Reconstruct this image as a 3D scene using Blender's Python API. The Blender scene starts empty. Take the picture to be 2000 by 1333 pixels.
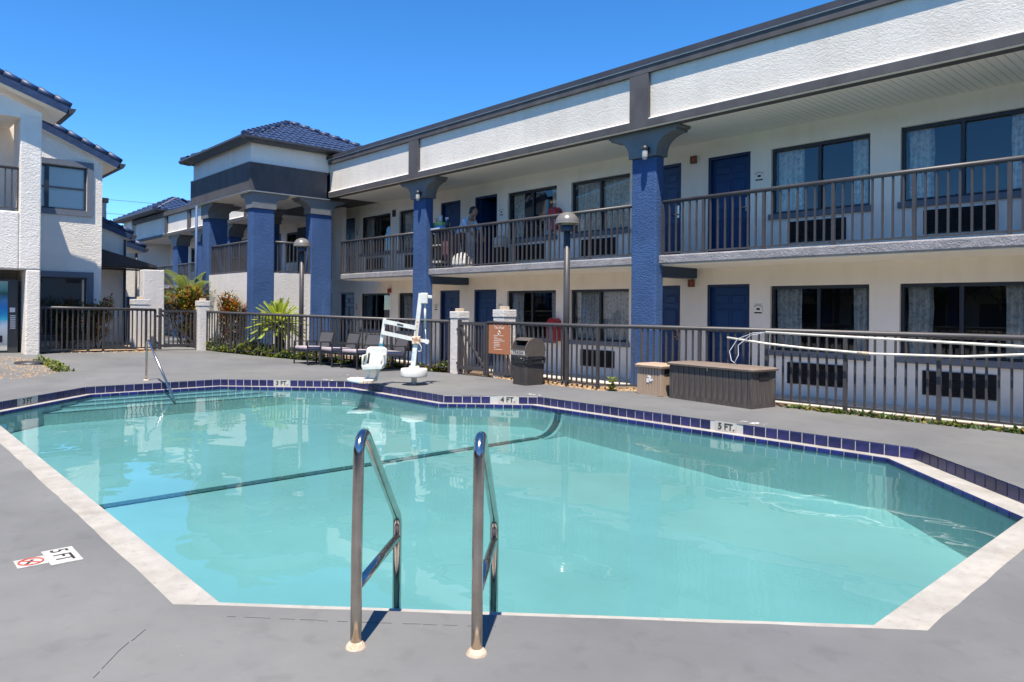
import bpy, bmesh, math, random
from mathutils import Vector, Matrix
from mathutils.geometry import tessellate_polygon
R = math.radians
rnd = random.Random(7)
SC = bpy.context.scene
COL = SC.collection

# ------------------------------------------------------------------ camera, sky, sun, exposure
cam_d = bpy.data.cameras.new('camera')
cam_d.sensor_width = 36.0
cam_d.lens = 1415.28 / 2000 * 36
cam_d.shift_y = (599.42 - 666.5) / 2000
cam_d.clip_start = 0.05
cam_d.clip_end = 2000
cam = bpy.data.objects.new('camera', cam_d); COL.objects.link(cam)
_yaw, _pit, _rol = 0.74094, 0.003683, 0.009111
_f = Vector((-math.cos(_yaw)*math.cos(_pit), math.sin(_yaw)*math.cos(_pit), math.sin(_pit)))
_r0 = _f.cross(Vector((0, 0, 1))).normalized(); _u0 = _r0.cross(_f)
_r = math.cos(_rol)*_r0 + math.sin(_rol)*_u0
_u = -math.sin(_rol)*_r0 + math.cos(_rol)*_u0
cam.matrix_world = Matrix(((_r.x, _u.x, -_f.x, 0), (_r.y, _u.y, -_f.y, 0), (_r.z, _u.z, -_f.z, 1.43), (0, 0, 0, 1)))
SC.camera = cam

SUNV = Vector((0.26, -0.32, 1.0)).normalized()          # towards the sun
W = bpy.data.worlds.new('World'); SC.world = W; W.use_nodes = True
wn = W.node_tree.nodes; wl = W.node_tree.links
for n in list(wn): wn.remove(n)
sky = wn.new('ShaderNodeTexSky'); sky.sky_type = 'NISHITA'; sky.sun_disc = False
sky.sun_elevation = math.asin(SUNV.z)
sky.sun_rotation = math.atan2(SUNV.x, SUNV.y)
sky.altitude = 4000; sky.air_density = 1.0; sky.dust_density = 0.0; sky.ozone_density = 4.0
hs = wn.new('ShaderNodeHueSaturation'); hs.inputs['Saturation'].default_value = 1.25; hs.inputs['Hue'].default_value = 0.499
bg = wn.new('ShaderNodeBackground'); bg.inputs[1].default_value = 0.138
wo = wn.new('ShaderNodeOutputWorld')
wl.new(sky.outputs[0], hs.inputs['Color']); wl.new(hs.outputs[0], bg.inputs[0]); wl.new(bg.outputs[0], wo.inputs[0])
sun_d = bpy.data.lights.new('sun', 'SUN'); sun_d.energy = 4.1; sun_d.angle = R(0.55); sun_d.color = (1.0, 0.915, 0.79)
sun = bpy.data.objects.new('sun', sun_d); COL.objects.link(sun)
sun.rotation_euler = SUNV.to_track_quat('Z', 'Y').to_euler(); sun.location = SUNV * 60
vs = SC.view_settings
vs.view_transform = 'Standard'; vs.look = 'None'; vs.gamma = 1.0; vs.use_curve_mapping = False
vs.exposure = 1.08
SC.cycles.max_bounces = 10; SC.cycles.diffuse_bounces = 6; SC.cycles.glossy_bounces = 4
SC.cycles.transparent_max_bounces = 24; SC.cycles.transmission_bounces = 6
SC.cycles.use_denoising = True
SC.cycles.caustics_reflective = False; SC.cycles.caustics_refractive = False

# ------------------------------------------------------------------ materials
MATS = {}
def mat(name, col, rough=0.6, metal=0.0, var=0.0, vscale=2.0, bump=0.0, bscale=30.0, bdist=0.01, dist=0.0, spec=0.5, col2=None, stretch=None, detail=4.0, lo=0.35, hi=0.65, coat=0.0):
    m = bpy.data.materials.new(name); m.use_nodes = True; nt = m.node_tree; N = nt.nodes; L = nt.links
    b = N['Principled BSDF']
    b.inputs['Roughness'].default_value = rough; b.inputs['Metallic'].default_value = metal
    b.inputs['Specular IOR Level'].default_value = spec
    if coat: b.inputs['Coat Weight'].default_value = coat
    b.inputs['Base Color'].default_value = (*col, 1)
    tc = N.new('ShaderNodeTexCoord'); src = tc.outputs['Object']
    if stretch:
        mp = N.new('ShaderNodeMapping'); mp.inputs['Scale'].default_value = stretch; L.new(src, mp.inputs[0]); src = mp.outputs[0]
    if var > 0 or col2:
        nz = N.new('ShaderNodeTexNoise'); nz.inputs['Scale'].default_value = vscale; nz.inputs['Detail'].default_value = 6
        nz.inputs['Roughness'].default_value = 0.62
        L.new(src, nz.inputs['Vector'])
        cr = N.new('ShaderNodeValToRGB'); cr.color_ramp.elements[0].position = lo; cr.color_ramp.elements[1].position = hi
        c2 = col2 if col2 else tuple(min(1, c*(1-var)) for c in col)
        c1 = col if col2 else tuple(min(1, c*(1+var*0.6)) for c in col)
        cr.color_ramp.elements[0].color = (*c2, 1); cr.color_ramp.elements[1].color = (*c1, 1)
        L.new(nz.outputs[0], cr.inputs[0]); L.new(cr.outputs[0], b.inputs['Base Color'])
    if bump > 0:
        n2 = N.new('ShaderNodeTexNoise'); n2.inputs['Scale'].default_value = bscale; n2.inputs['Detail'].default_value = detail
        n2.inputs['Distortion'].default_value = dist
        L.new(src, n2.inputs['Vector'])
        bm = N.new('ShaderNodeBump'); bm.inputs['Strength'].default_value = bump; bm.inputs['Distance'].default_value = bdist
        L.new(n2.outputs[0], bm.inputs['Height']); L.new(bm.outputs[0], b.inputs['Normal'])
    MATS[name] = m
    return m

def stucco(name, col, scale=7.0, strength=0.8, dist=0.03, var=0.06):
    """knock-down stucco: flattened plateaus with torn ridges"""
    m = mat(name, col, rough=0.85, spec=0.25, var=var, vscale=0.8)
    nt = m.node_tree; N = nt.nodes; L = nt.links; b = N['Principled BSDF']
    tc = N.new('ShaderNodeTexCoord')
    nz = N.new('ShaderNodeTexNoise'); nz.inputs['Scale'].default_value = scale; nz.inputs['Detail'].default_value = 5; nz.inputs['Distortion'].default_value = 1.6; nz.inputs['Roughness'].default_value = 0.55
    mp = N.new('ShaderNodeMapping'); mp.inputs['Scale'].default_value = (1, 1, 1.7); mp.inputs['Rotation'].default_value = (0.5, 0.5, 0)
    L.new(tc.outputs['Object'], mp.inputs[0]); L.new(mp.outputs[0], nz.inputs['Vector'])
    cr = N.new('ShaderNodeValToRGB'); cr.color_ramp.elements[0].position = 0.40; cr.color_ramp.elements[1].position = 0.60
    L.new(nz.outputs[0], cr.inputs[0])
    n3 = N.new('ShaderNodeTexNoise'); n3.inputs['Scale'].default_value = scale*7; n3.inputs['Detail'].default_value = 3
    L.new(tc.outputs['Object'], n3.inputs['Vector'])
    mx = N.new('ShaderNodeMath'); mx.operation = 'MULTIPLY_ADD'; mx.inputs[1].default_value = 0.25
    L.new(n3.outputs[0], mx.inputs[0]); L.new(cr.outputs[0], mx.inputs[2])
    bm = N.new('ShaderNodeBump'); bm.inputs['Strength'].default_value = strength; bm.inputs['Distance'].default_value = dist
    L.new(mx.outputs[0], bm.inputs['Height']); L.new(bm.outputs[0], b.inputs['Normal'])
    return m

stucco('white_stucco', (0.70, 0.665, 0.625), 11, 0.4, 0.015)
stucco('parapet_stucco', (0.72, 0.665, 0.585), 12, 0.26, 0.013)
stucco('house_stucco', (0.86, 0.80, 0.715), 10, 0.4, 0.015)
mat('wall_paint', (0.90, 0.82, 0.715), rough=0.8, var=0.05, vscale=0.7, bump=0.25, bscale=55, bdist=0.006, spec=0.3)
mat('trim_white', (0.66, 0.635, 0.60), rough=0.6, var=0.04, vscale=2)
mat('soffit_paint', (0.88, 0.81, 0.72), rough=0.6, var=0.05, vscale=0.6)
stucco('blue_stucco', (0.048, 0.102, 0.235), 13, 0.55, 0.016, 0.12)
mat('blue_paint', (0.045, 0.092, 0.205), rough=0.6)
mat('charcoal', (0.078, 0.073, 0.074), rough=0.75, var=0.28, vscale=2.2, bump=0.2, bscale=40, bdist=0.004, stretch=(1, 1, 0.5))
mat('bronze_metal', (0.060, 0.057, 0.060), rough=0.45, metal=0.0, col2=(0.045, 0.041, 0.042), vscale=3, lo=0.3, hi=0.5, spec=0.5)
mat('dark_metal', (0.03, 0.03, 0.033), rough=0.45, spec=0.5)
mat('slate_paint', (0.155, 0.165, 0.17), rough=0.65, var=0.08, vscale=2)
mat('teal_beam', (0.022, 0.045, 0.09), rough=0.6)
mat('slab_concrete', (0.30, 0.285, 0.29), rough=0.85, var=0.2, vscale=5, bump=0.9, bscale=22, bdist=0.02, dist=1.2)
mat('door_navy', (0.008, 0.046, 0.145), rough=0.38, var=0.1, vscale=2)
mat('door_frame_navy', (0.012, 0.028, 0.09), rough=0.45)
mat('window_frame', (0.022, 0.026, 0.035), rough=0.4)
mat('sill_grey', (0.13, 0.15, 0.185), rough=0.6, var=0.08)
mat('vent_dark', (0.018, 0.017, 0.018), rough=0.55)
mat('room_shade', (0.045, 0.042, 0.045), rough=0.9)  # dark colour in place of the shade inside unlit spaces
mat('curtain', (0.95, 0.86, 0.73), rough=0.9, col2=(0.62, 0.56, 0.48), vscale=11, lo=0.38, hi=0.56, stretch=(1, 1, 1.3))
mat('roof_navy', (0.022, 0.043, 0.105), rough=0.5, var=0.35, vscale=6, spec=0.5)
mat('roof_membrane', (0.09, 0.085, 0.082), rough=0.8)
mat('gutter', (0.045, 0.043, 0.048), rough=0.45, var=0.2)
mat('deck_paint', (0.162, 0.164, 0.165), rough=0.7, var=0.14, vscale=0.55, bump=0.16, bscale=70, bdist=0.004, spec=0.3)
mat('walk_concrete', (0.48, 0.46, 0.42), rough=0.8, var=0.18, vscale=1.2)
mat('ground_concrete', (0.075, 0.073, 0.07), rough=0.9, var=0.25, vscale=0.3)
mat('coping', (0.365, 0.345, 0.315), rough=0.75, var=0.14, vscale=5, bump=0.15, bscale=60, bdist=0.003)
mat('grout', (0.52, 0.50, 0.48), rough=0.85)
mat('plaster', (0.66, 0.69, 0.68), rough=0.8, var=0.10, vscale=0.5)
mat('dark_tile', (0.10, 0.155, 0.16), rough=0.5, var=0.3, vscale=20)
mat('marker_white', (0.50, 0.475, 0.44), rough=0.5, var=0.2, vscale=14)
mat('black_print', (0.022, 0.020, 0.018), rough=0.6)
mat('red_print', (0.42, 0.07, 0.05), rough=0.6)
mat('steel', (0.52, 0.47, 0.43), rough=0.17, metal=1.0, var=0.16, vscale=9, col2=None)
mat('crust', (0.52, 0.43, 0.33), rough=0.9, col2=(0.40, 0.24, 0.14), vscale=28, bump=0.8, bscale=40, bdist=0.01, lo=0.3, hi=0.5)
mat('lift_white', (0.70, 0.685, 0.64), rough=0.42, var=0.12, vscale=6)
mat('lift_blue', (0.42, 0.56, 0.66), rough=0.5, col2=(0.80, 0.80, 0.78), vscale=10, lo=0.42, hi=0.55)
mat('lift_teal', (0.05, 0.24, 0.33), rough=0.4)
mat('rust', (0.42, 0.20, 0.09), rough=0.9, col2=(0.75, 0.66, 0.55), vscale=22, lo=0.42, hi=0.58)
mat('lamp_bronze', (0.16, 0.145, 0.135), rough=0.28, spec=0.7, var=0.1, vscale=8)
mat('lamp_lens', (0.42, 0.40, 0.24), rough=0.35)
mat('chair_frame', (0.03, 0.03, 0.034), rough=0.45)
mat('chair_sling', (0.07, 0.07, 0.078), rough=0.8, bump=0.3, bscale=300, bdist=0.002)
mat('cushion', (0.40, 0.345, 0.37), rough=0.9, var=0.1, vscale=5)
mat('trash_brown', (0.042, 0.038, 0.036), rough=0.65, col2=(0.066, 0.055, 0.05), vscale=5, bump=0.25, bscale=180, bdist=0.003)
mat('trash_lid', (0.10, 0.082, 0.070), rough=0.6, var=0.12, vscale=9)
mat('bag_black', (0.016, 0.016, 0.018), rough=0.22, spec=0.6, bump=0.9, bscale=24, bdist=0.03, dist=1.0)
mat('box_brown', (0.115, 0.098, 0.088), rough=0.62, col2=(0.05, 0.042, 0.038), vscale=3.5, stretch=(6, 6, 0.7), bump=0.2, bscale=30, bdist=0.003)
mat('box_lid', (0.20, 0.155, 0.125), rough=0.6, var=0.15, vscale=6)
mat('box_tan', (0.41, 0.30, 0.215), rough=0.65, var=0.1, vscale=4, stretch=(5, 5, 0.6))
mat('sign_orange', (0.40, 0.155, 0.075), rough=0.5, var=0.06, vscale=3)
mat('sign_text', (0.80, 0.66, 0.56), rough=0.6)
mat('pole_white', (0.78, 0.73, 0.64), rough=0.4, var=0.1, vscale=6)
mat('cable', (0.5, 0.52, 0.58), rough=0.4)
mat('red_plastic', (0.33, 0.012, 0.022), rough=0.35)
mat('alarm_red', (0.26, 0.02, 0.02), rough=0.4)
mat('exit_brown', (0.16, 0.06, 0.03), rough=0.5)
mat('pebble', (0.50, 0.345, 0.19), rough=0.9, col2=(0.20, 0.11, 0.055), vscale=18, lo=0.36, hi=0.58)
mat('soil', (0.20, 0.14, 0.09), rough=0.95, col2=(0.09, 0.06, 0.04), vscale=6)
mat('mulch', (0.50, 0.36, 0.22), rough=0.95, col2=(0.26, 0.165, 0.10), vscale=30, bump=0.8, bscale=70, bdist=0.02)
mat('canvas', (0.03, 0.03, 0.034), rough=0.8)
mat('trunk', (0.07, 0.05, 0.035), rough=0.9, bump=0.8, bscale=25, bdist=0.02, var=0.4, vscale=8)
mat('skin', (0.30, 0.17, 0.11), rough=0.55)
mat('hair', (0.016, 0.011, 0.010), rough=0.5)
mat('shirt', (0.50, 0.60, 0.72), rough=0.85, var=0.05)
mat('maroon', (0.15, 0.075, 0.085), rough=0.85, var=0.15)
mat('linen', (0.52, 0.49, 0.45), rough=0.9, var=0.12, vscale=5, bump=0.6, bscale=9, bdist=0.04)
mat('box_green', (0.36, 0.50, 0.16), rough=0.6); mat('box_blue', (0.20, 0.42, 0.62), rough=0.6)
mat('bottle_white', (0.75, 0.75, 0.74), rough=0.4); mat('bottle_dark', (0.03, 0.04, 0.08), rough=0.3)
mat('blind_white', (0.92, 0.88, 0.82), rough=0.7)
mat('lantern_frost', (0.46, 0.45, 0.42), rough=0.3)
mat('wire', (0.05, 0.05, 0.055), rough=0.6)
mat('mark_white', (0.72, 0.70, 0.67), rough=0.7, var=0.2, vscale=12)
mat('crack', (0.19, 0.19, 0.185), rough=0.9)
mat('vend_body', (0.05, 0.05, 0.052), rough=0.4)
def weather(name, spots, streak, amt, sc=(1, 1, 1)):
    """extra wear on a paint: large stains, fine speckle, vertical streaks"""
    m = MATS[name]; nt = m.node_tree; N = nt.nodes; L = nt.links; b = N['Principled BSDF']; tc = N.new('ShaderNodeTexCoord')
    src = b.inputs['Base Color'].links[0].from_socket
    def layer(src, scale, mapsc, lo, hi, c0, c1, det=5):
        mp = N.new('ShaderNodeMapping'); mp.inputs['Scale'].default_value = mapsc; L.new(tc.outputs['Object'], mp.inputs[0])
        nz = N.new('ShaderNodeTexNoise'); nz.inputs['Scale'].default_value = scale; nz.inputs['Detail'].default_value = det; nz.inputs['Distortion'].default_value = .4; L.new(mp.outputs[0], nz.inputs['Vector'])
        cr = N.new('ShaderNodeValToRGB'); cr.color_ramp.elements[0].position = lo; cr.color_ramp.elements[1].position = hi
        cr.color_ramp.elements[0].color = (*c0, 1); cr.color_ramp.elements[1].color = (*c1, 1); L.new(nz.outputs[0], cr.inputs[0])
        mx = N.new('ShaderNodeMix'); mx.data_type = 'RGBA'; mx.blend_type = 'MULTIPLY'; mx.inputs[0].default_value = 1
        L.new(src, mx.inputs[6]); L.new(cr.outputs[0], mx.inputs[7]); return mx.outputs[2]
    for (scale, mapsc, lo, hi, v0, v1) in spots+streak:
        src = layer(src, scale, mapsc, lo, hi, v0, v1)
    L.new(src, b.inputs['Base Color'])
weather('deck_paint', [(1.6, (1,1,1), .30, .52, (.91,.91,.915), (1,1,1)), (7, (1,1,1), .30, .45, (.90,.90,.90), (1,1,1)), (45, (1,1,1), .66, .76, (1,1,1), (1.22,1.22,1.2)), (.22, (1,1,1), .35, .65, (.90,.90,.93), (1.05,1.04,1.0))], [], 1)
for nm in ('parapet_stucco', 'house_stucco', 'white_stucco'):
    weather(nm, [(1.1, (1,1,1), .30, .55, (.93,.93,.92), (1,1,1))], [(2.2, (1.6,1.6,.16), .33, .52, (.955,.95,.94), (1,1,1))], 1)
weather('blue_stucco', [(2.5, (1,1,1), .28, .5, (.82,.84,.88), (1,1,1))], [(3, (1.6,1.6,.2), .62, .8, (1,1,1), (1.35,1.3,1.2))], 1)
weather('coping', [(3, (1,1,1), .3, .5, (.86,.84,.81), (1,1,1)), (30, (1,1,1), .3, .42, (.85,.83,.8), (1,1,1))], [], 1)
weather('wall_paint', [(.9, (1,1,1), .3, .55, (.95,.945,.935), (1,1,1))], [(2.0, (1.5,1.5,.2), .3, .5, (.95,.945,.93), (1,1,1))], 1)
def leafmat(name, c, tr=0.35):
    m = mat(name, c, rough=0.42, var=0.35, vscale=4, spec=0.45)
    nt = m.node_tree; N = nt.nodes; L = nt.links
    b = N['Principled BSDF']; o = N['Material Output']
    t = N.new('ShaderNodeBsdfTranslucent'); t.inputs[0].default_value = (min(1, c[0]*2.2), min(1, c[1]*2.0), c[2]*0.9, 1)
    mx = N.new('ShaderNodeMixShader'); mx.inputs[0].default_value = tr
    L.new(b.outputs[0], mx.inputs[1]); L.new(t.outputs[0], mx.inputs[2]); L.new(mx.outputs[0], o.inputs[0])
for nm, c in dict(leaf_green=(0.055, 0.10, 0.025), leaf_dark=(0.022, 0.045, 0.016), leaf_lime=(0.19, 0.24, 0.04), leaf_yellow=(0.36, 0.26, 0.05),
                  leaf_orange=(0.30, 0.10, 0.03), leaf_red=(0.16, 0.03, 0.025), leaf_sago=(0.30, 0.37, 0.07), leaf_palm=(0.17, 0.22, 0.075)).items(): leafmat(nm, c)

def glasslike(name, tint, ior, rough=0.0, wave=None, gain=1.0, gloss=(1, 1, 1)):
    """clear sheet: tinted see-through mixed with a mirror by Fresnel"""
    m = bpy.data.materials.new(name); m.use_nodes = True; nt = m.node_tree; N = nt.nodes; L = nt.links
    for n in list(N): N.remove(n)
    o = N.new('ShaderNodeOutputMaterial'); mx = N.new('ShaderNodeMixShader')
    t = N.new('ShaderNodeBsdfTransparent'); t.inputs[0].default_value = (*tint, 1)
    g = N.new('ShaderNodeBsdfGlossy'); g.inputs['Roughness'].default_value = rough; g.inputs[0].default_value = (*gloss, 1)
    fr = N.new('ShaderNodeFresnel'); fr.inputs[0].default_value = ior
    fac = fr.outputs[0]
    if gain != 1.0:
        mu = N.new('ShaderNodeMath'); mu.operation = 'MULTIPLY'; mu.use_clamp = True; mu.inputs[1].default_value = gain
        L.new(fac, mu.inputs[0]); fac = mu.outputs[0]
    L.new(fac, mx.inputs[0]); L.new(t.outputs[0], mx.inputs[1]); L.new(g.outputs[0], mx.inputs[2]); L.new(mx.outputs[0], o.inputs[0])
    if wave:
        tc = N.new('ShaderNodeTexCoord')
        hsum = None
        for (sc, amp, ds) in wave:
            nz = N.new('ShaderNodeTexNoise'); nz.inputs['Scale'].default_value = sc; nz.inputs['Detail'].default_value = 1.5; nz.inputs['Distortion'].default_value = ds
            L.new(tc.outputs['Object'], nz.inputs['Vector'])
            ml = N.new('ShaderNodeMath'); ml.operation = 'MULTIPLY_ADD'; ml.inputs[1].default_value = amp; ml.inputs[2].default_value = 0
            L.new(nz.outputs[0], ml.inputs[0])
            if hsum is not None: L.new(hsum, ml.inputs[2])
            hsum = ml.outputs[0]
        bm = N.new('ShaderNodeBump'); bm.inputs['Strength'].default_value = 1.0; bm.inputs['Distance'].default_value = 1.0
        L.new(hsum, bm.inputs['Height'])
        L.new(bm.outputs[0], g.inputs['Normal']); L.new(bm.outputs[0], fr.inputs['Normal'])
    MATS[name] = m
    return m
glasslike('window_glass', (0.93, 0.94, 0.94), 1.5, 0.0, gain=1.7)
glasslike('lamp_glass', (0.9, 0.9, 0.88), 1.5, 0.05)
glasslike('water', (0.395, 0.645, 0.668), 1.33, 0.0, gain=0.85, wave=((0.7, 0.011, 0.6), (2.6, 0.0022, 0.5)))

def tilemat(name, col):
    m = mat(name, col, rough=0.3, var=0.45, vscale=7, spec=0.45)
    nt = m.node_tree; N = nt.nodes; L = nt.links; b = N['Principled BSDF']
    cr = [n for n in N if n.type == 'VALTORGB'][0]
    oi = N.new('ShaderNodeObjectInfo'); mr = N.new('ShaderNodeMapRange'); mr.inputs[3].default_value = 0.72; mr.inputs[4].default_value = 1.25
    L.new(oi.outputs['Random'], mr.inputs[0])
    h = N.new('ShaderNodeHueSaturation'); L.new(mr.outputs[0], h.inputs['Value']); L.new(cr.outputs[0], h.inputs['Color']); L.new(h.outputs[0], b.inputs['Base Color'])
    m.name = name
    MATS[name] = m
tilemat('blue_tile', (0.026, 0.024, 0.10)); tilemat('royal_tile', (0.016, 0.020, 0.13))

def vend_art():
    """printed beach scene: palm shade above, blue sky, turquoise sea, white sand"""
    m = mat('beach_print', (0.5, 0.5, 0.5), rough=0.25); nt = m.node_tree; N = nt.nodes; L = nt.links; b = N['Principled BSDF']
    tc = N.new('ShaderNodeTexCoord'); sp = N.new('ShaderNodeSeparateXYZ'); L.new(tc.outputs['Object'], sp.inputs[0])
    nz = N.new('ShaderNodeTexNoise'); nz.inputs['Scale'].default_value = 7; nz.inputs['Detail'].default_value = 5; L.new(tc.outputs['Object'], nz.inputs['Vector'])
    ma = N.new('ShaderNodeMath'); ma.operation = 'MULTIPLY_ADD'; ma.inputs[1].default_value = 0.10; L.new(nz.outputs[0], ma.inputs[0]); L.new(sp.outputs[2], ma.inputs[2])
    mr = N.new('ShaderNodeMapRange'); mr.inputs[1].default_value = 0.1; mr.inputs[2].default_value = 1.85; L.new(ma.outputs[0], mr.inputs[0])
    cr = N.new('ShaderNodeValToRGB'); cr.color_ramp.interpolation = 'LINEAR'
    pts = [(0, (.45, .45, .38)), (.26, (.55, .54, .47)), (.36, (.60, .68, .66)), (.44, (.05, .40, .50)), (.52, (.02, .22, .42)), (.60, (.02, .14, .38)), (.70, (.05, .16, .30)), (.80, (.02, .07, .06)), (.9, (.10, .24, .22)), (1, (.4, .5, .5))]
    el = cr.color_ramp.elements
    el[0].position = 0; el[0].color = (*pts[0][1], 1); el[1].position = 1; el[1].color = (*pts[-1][1], 1)
    for p, c in pts[1:-1]:
        e = el.new(p); e.color = (*[min(1, v*1.7) for v in c], 1)
    L.new(mr.outputs[0], cr.inputs[0]); L.new(cr.outputs[0], b.inputs['Base Color'])
vend_art()

# ------------------------------------------------------------------ mesh helpers
class MB:
    def __init__(s): s.v = []; s.f = []; s.mi = []; s.cur = 0; s.sm = []
    def _add(s, vs_, fs, smooth=False):
        o = len(s.v); s.v += [tuple(p) for p in vs_]
        for f in fs: s.f.append(tuple(i+o for i in f)); s.mi.append(s.cur); s.sm.append(smooth)
        return s
    def box(s, x0, y0, z0, x1, y1, z1):
        x0, x1 = min(x0, x1), max(x0, x1); y0, y1 = min(y0, y1), max(y0, y1); z0, z1 = min(z0, z1), max(z0, z1)
        return s._add([(x0,y0,z0),(x1,y0,z0),(x1,y1,z0),(x0,y1,z0),(x0,y0,z1),(x1,y0,z1),(x1,y1,z1),(x0,y1,z1)],
                      [(0,3,2,1),(4,5,6,7),(0,1,5,4),(1,2,6,5),(2,3,7,6),(3,0,4,7)])
    def obox(s, c, ux, uy, uz):
        c = Vector(c); ux = Vector(ux); uy = Vector(uy); uz = Vector(uz)
        P = [c+a*ux+b*uy+d*uz for d in (-1, 1) for a, b in ((-1,-1),(1,-1),(1,1),(-1,1))]
        return s._add(P, [(0,3,2,1),(4,5,6,7),(0,1,5,4),(1,2,6,5),(2,3,7,6),(3,0,4,7)])
    def bar(s, p0, p1, w, h, up=(0,0,1)):
        p0 = Vector(p0); p1 = Vector(p1); d = p1-p0; u = Vector(up); sd = d.cross(u)
        if sd.length < 1e-6: sd = d.cross(Vector((1,0,0)))
        sd.normalize(); n = sd.cross(d).normalized()
        return s.obox((p0+p1)/2, d/2, sd*w/2, n*h/2)
    def prism(s, poly, z0, z1):
        n = len(poly); vs_ = [(x,y,z0) for x,y in poly]+[(x,y,z1) for x,y in poly]
        return s._add(vs_, [tuple(range(n-1,-1,-1)), tuple(range(n,2*n))]+[(i,(i+1)%n,n+(i+1)%n,n+i) for i in range(n)])
    def extr(s, pts, d):
        """planar polygon (3D points) extruded by vector d"""
        n = len(pts); d = Vector(d); P = [Vector(p) for p in pts]
        return s._add(P+[p+d for p in P], [tuple(range(n-1,-1,-1)), tuple(range(n,2*n))]+[(i,(i+1)%n,n+(i+1)%n,n+i) for i in range(n)])
    def poly(s, pts, smooth=False): return s._add(pts, [tuple(range(len(pts)))], smooth)
    def tube(s, path, r, seg=10, caps=True):
        P = [Vector(p) for p in path]; n = len(P); rs = r if isinstance(r, (list, tuple)) else [r]*n
        vs_ = []; up = None
        for i, p in enumerate(P):
            t = (P[min(i+1,n-1)]-P[max(i-1,0)]).normalized()
            if up is None:
                up = Vector((0,0,1)) if abs(t.z) < .9 else Vector((1,0,0))
            a = t.cross(up)
            if a.length < 1e-5: a = t.cross(Vector((0,1,0)))
            a.normalize(); b = a.cross(t).normalized(); up = b
            vs_ += [p+rs[i]*(math.cos(k*2*math.pi/seg)*a+math.sin(k*2*math.pi/seg)*b) for k in range(seg)]
        fs = [(i*seg+k, i*seg+(k+1)%seg, (i+1)*seg+(k+1)%seg, (i+1)*seg+k) for i in range(n-1) for k in range(seg)]
        s._add(vs_, fs, True)
        if caps:
            o = len(s.v)-len(vs_)
            for f in (tuple(range(seg-1,-1,-1)), tuple((n-1)*seg+k for k in range(seg))):
                s.f.append(tuple(i+o for i in f)); s.mi.append(s.cur); s.sm.append(False)
        return s
    def lathe(s, prof, c, seg=20, smooth=True):
        cx, cy, cz = c; n = len(prof)
        vs_ = [(cx+r*math.cos(k*2*math.pi/seg), cy+r*math.sin(k*2*math.pi/seg), cz+z) for r, z in prof for k in range(seg)]
        return s._add(vs_, [(i*seg+k, i*seg+(k+1)%seg, (i+1)*seg+(k+1)%seg, (i+1)*seg+k) for i in range(n-1) for k in range(seg)], smooth)
    def grid(s, fn, nu, nv, smooth=True):
        vs_ = [fn(i/nu, j/nv) for j in range(nv+1) for i in range(nu+1)]
        return s._add(vs_, [(j*(nu+1)+i, j*(nu+1)+i+1, (j+1)*(nu+1)+i+1, (j+1)*(nu+1)+i) for j in range(nv) for i in range(nu)], smooth)
    def mesh(s, name, mats, org=(0,0,0)):
        me = bpy.data.meshes.new(name); o = Vector(org)
        me.from_pydata([tuple(Vector(p)-o) for p in s.v], [], s.f)
        for m in (mats if isinstance(mats, (list, tuple)) else [mats]): me.materials.append(MATS[m])
        me.polygons.foreach_set('material_index', s.mi); me.polygons.foreach_set('use_smooth', s.sm)
        me.update(); return me
def top_of(o):
    while o.parent: o = o.parent
    return o
def org_of(p): return Vector(top_of(p).location) if p else Vector((0,0,0))
def link(name, data, parent=None, loc=None, rot=None, scale=None):
    o = bpy.data.objects.new(name, data); COL.objects.link(o)
    if parent: o.parent = parent
    if loc is not None: o.location = Vector(loc)-(org_of(parent) if parent else Vector((0,0,0)))
    if rot is not None: o.rotation_euler = rot
    if scale is not None: o.scale = scale
    return o
def part(name, mb, m, parent, bevel=0.0, label=None):
    """mesh child in world coordinates (parents carry no rotation)"""
    o = link(name, mb.mesh(name, m, org_of(parent)), parent)
    if bevel:
        b = o.modifiers.new('bevel', 'BEVEL'); b.width = bevel; b.segments = 2; b.limit_method = 'ANGLE'
    if label: o['label'] = label
    return o
def tag(o, label, cat, group=None):
    o['label'] = label; o['category'] = cat
    if group: o['group'] = group
    return o
def thing(name, label, cat, loc, group=None):
    o = bpy.data.objects.new(name, None); COL.objects.link(o); o.location = loc; o.empty_display_size = 0.2
    return tag(o, label, cat, group)
def solo(name, mb, m, label, cat, loc, group=None, bevel=0.0):
    """a thing that is one mesh"""
    o = link(name, mb.mesh(name, m, loc), None); o.location = loc
    if bevel:
        b = o.modifiers.new('bevel', 'BEVEL'); b.width = bevel; b.segments = 2; b.limit_method = 'ANGLE'
    return tag(o, label, cat, group)
def struct(name, mb, m, kind='structure'):
    o = link(name, mb.mesh(name, m)); o['kind'] = kind; return o
def text_mesh(c, m):
    o = bpy.data.objects.new('tmp', c); COL.objects.link(o); dg = bpy.context.evaluated_depsgraph_get()
    me = bpy.data.meshes.new_from_object(o.evaluated_get(dg)); bpy.data.objects.remove(o)
    me.materials.clear(); me.materials.append(MATS[m]); return me
def text(name, body, size, parent, loc, rot, m, ext=0.001, align='CENTER', sx=1.0):
    c = bpy.data.curves.new(name, 'FONT'); c.body = body; c.size = size; c.extrude = ext; c.align_x = align; c.align_y = 'CENTER'; c.offset = size*0.012
    return link(name, text_mesh(c, m), parent, loc, rot, (sx, 1, 1))

def tz(x, y):
    """the deck rises gently towards the lobby house"""
    y = min(max(y, 1.0), 11.0); x = max(x, -30)
    return max(0.0, -14.8-x)*max(0.004, 0.052-0.0041*y)

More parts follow.
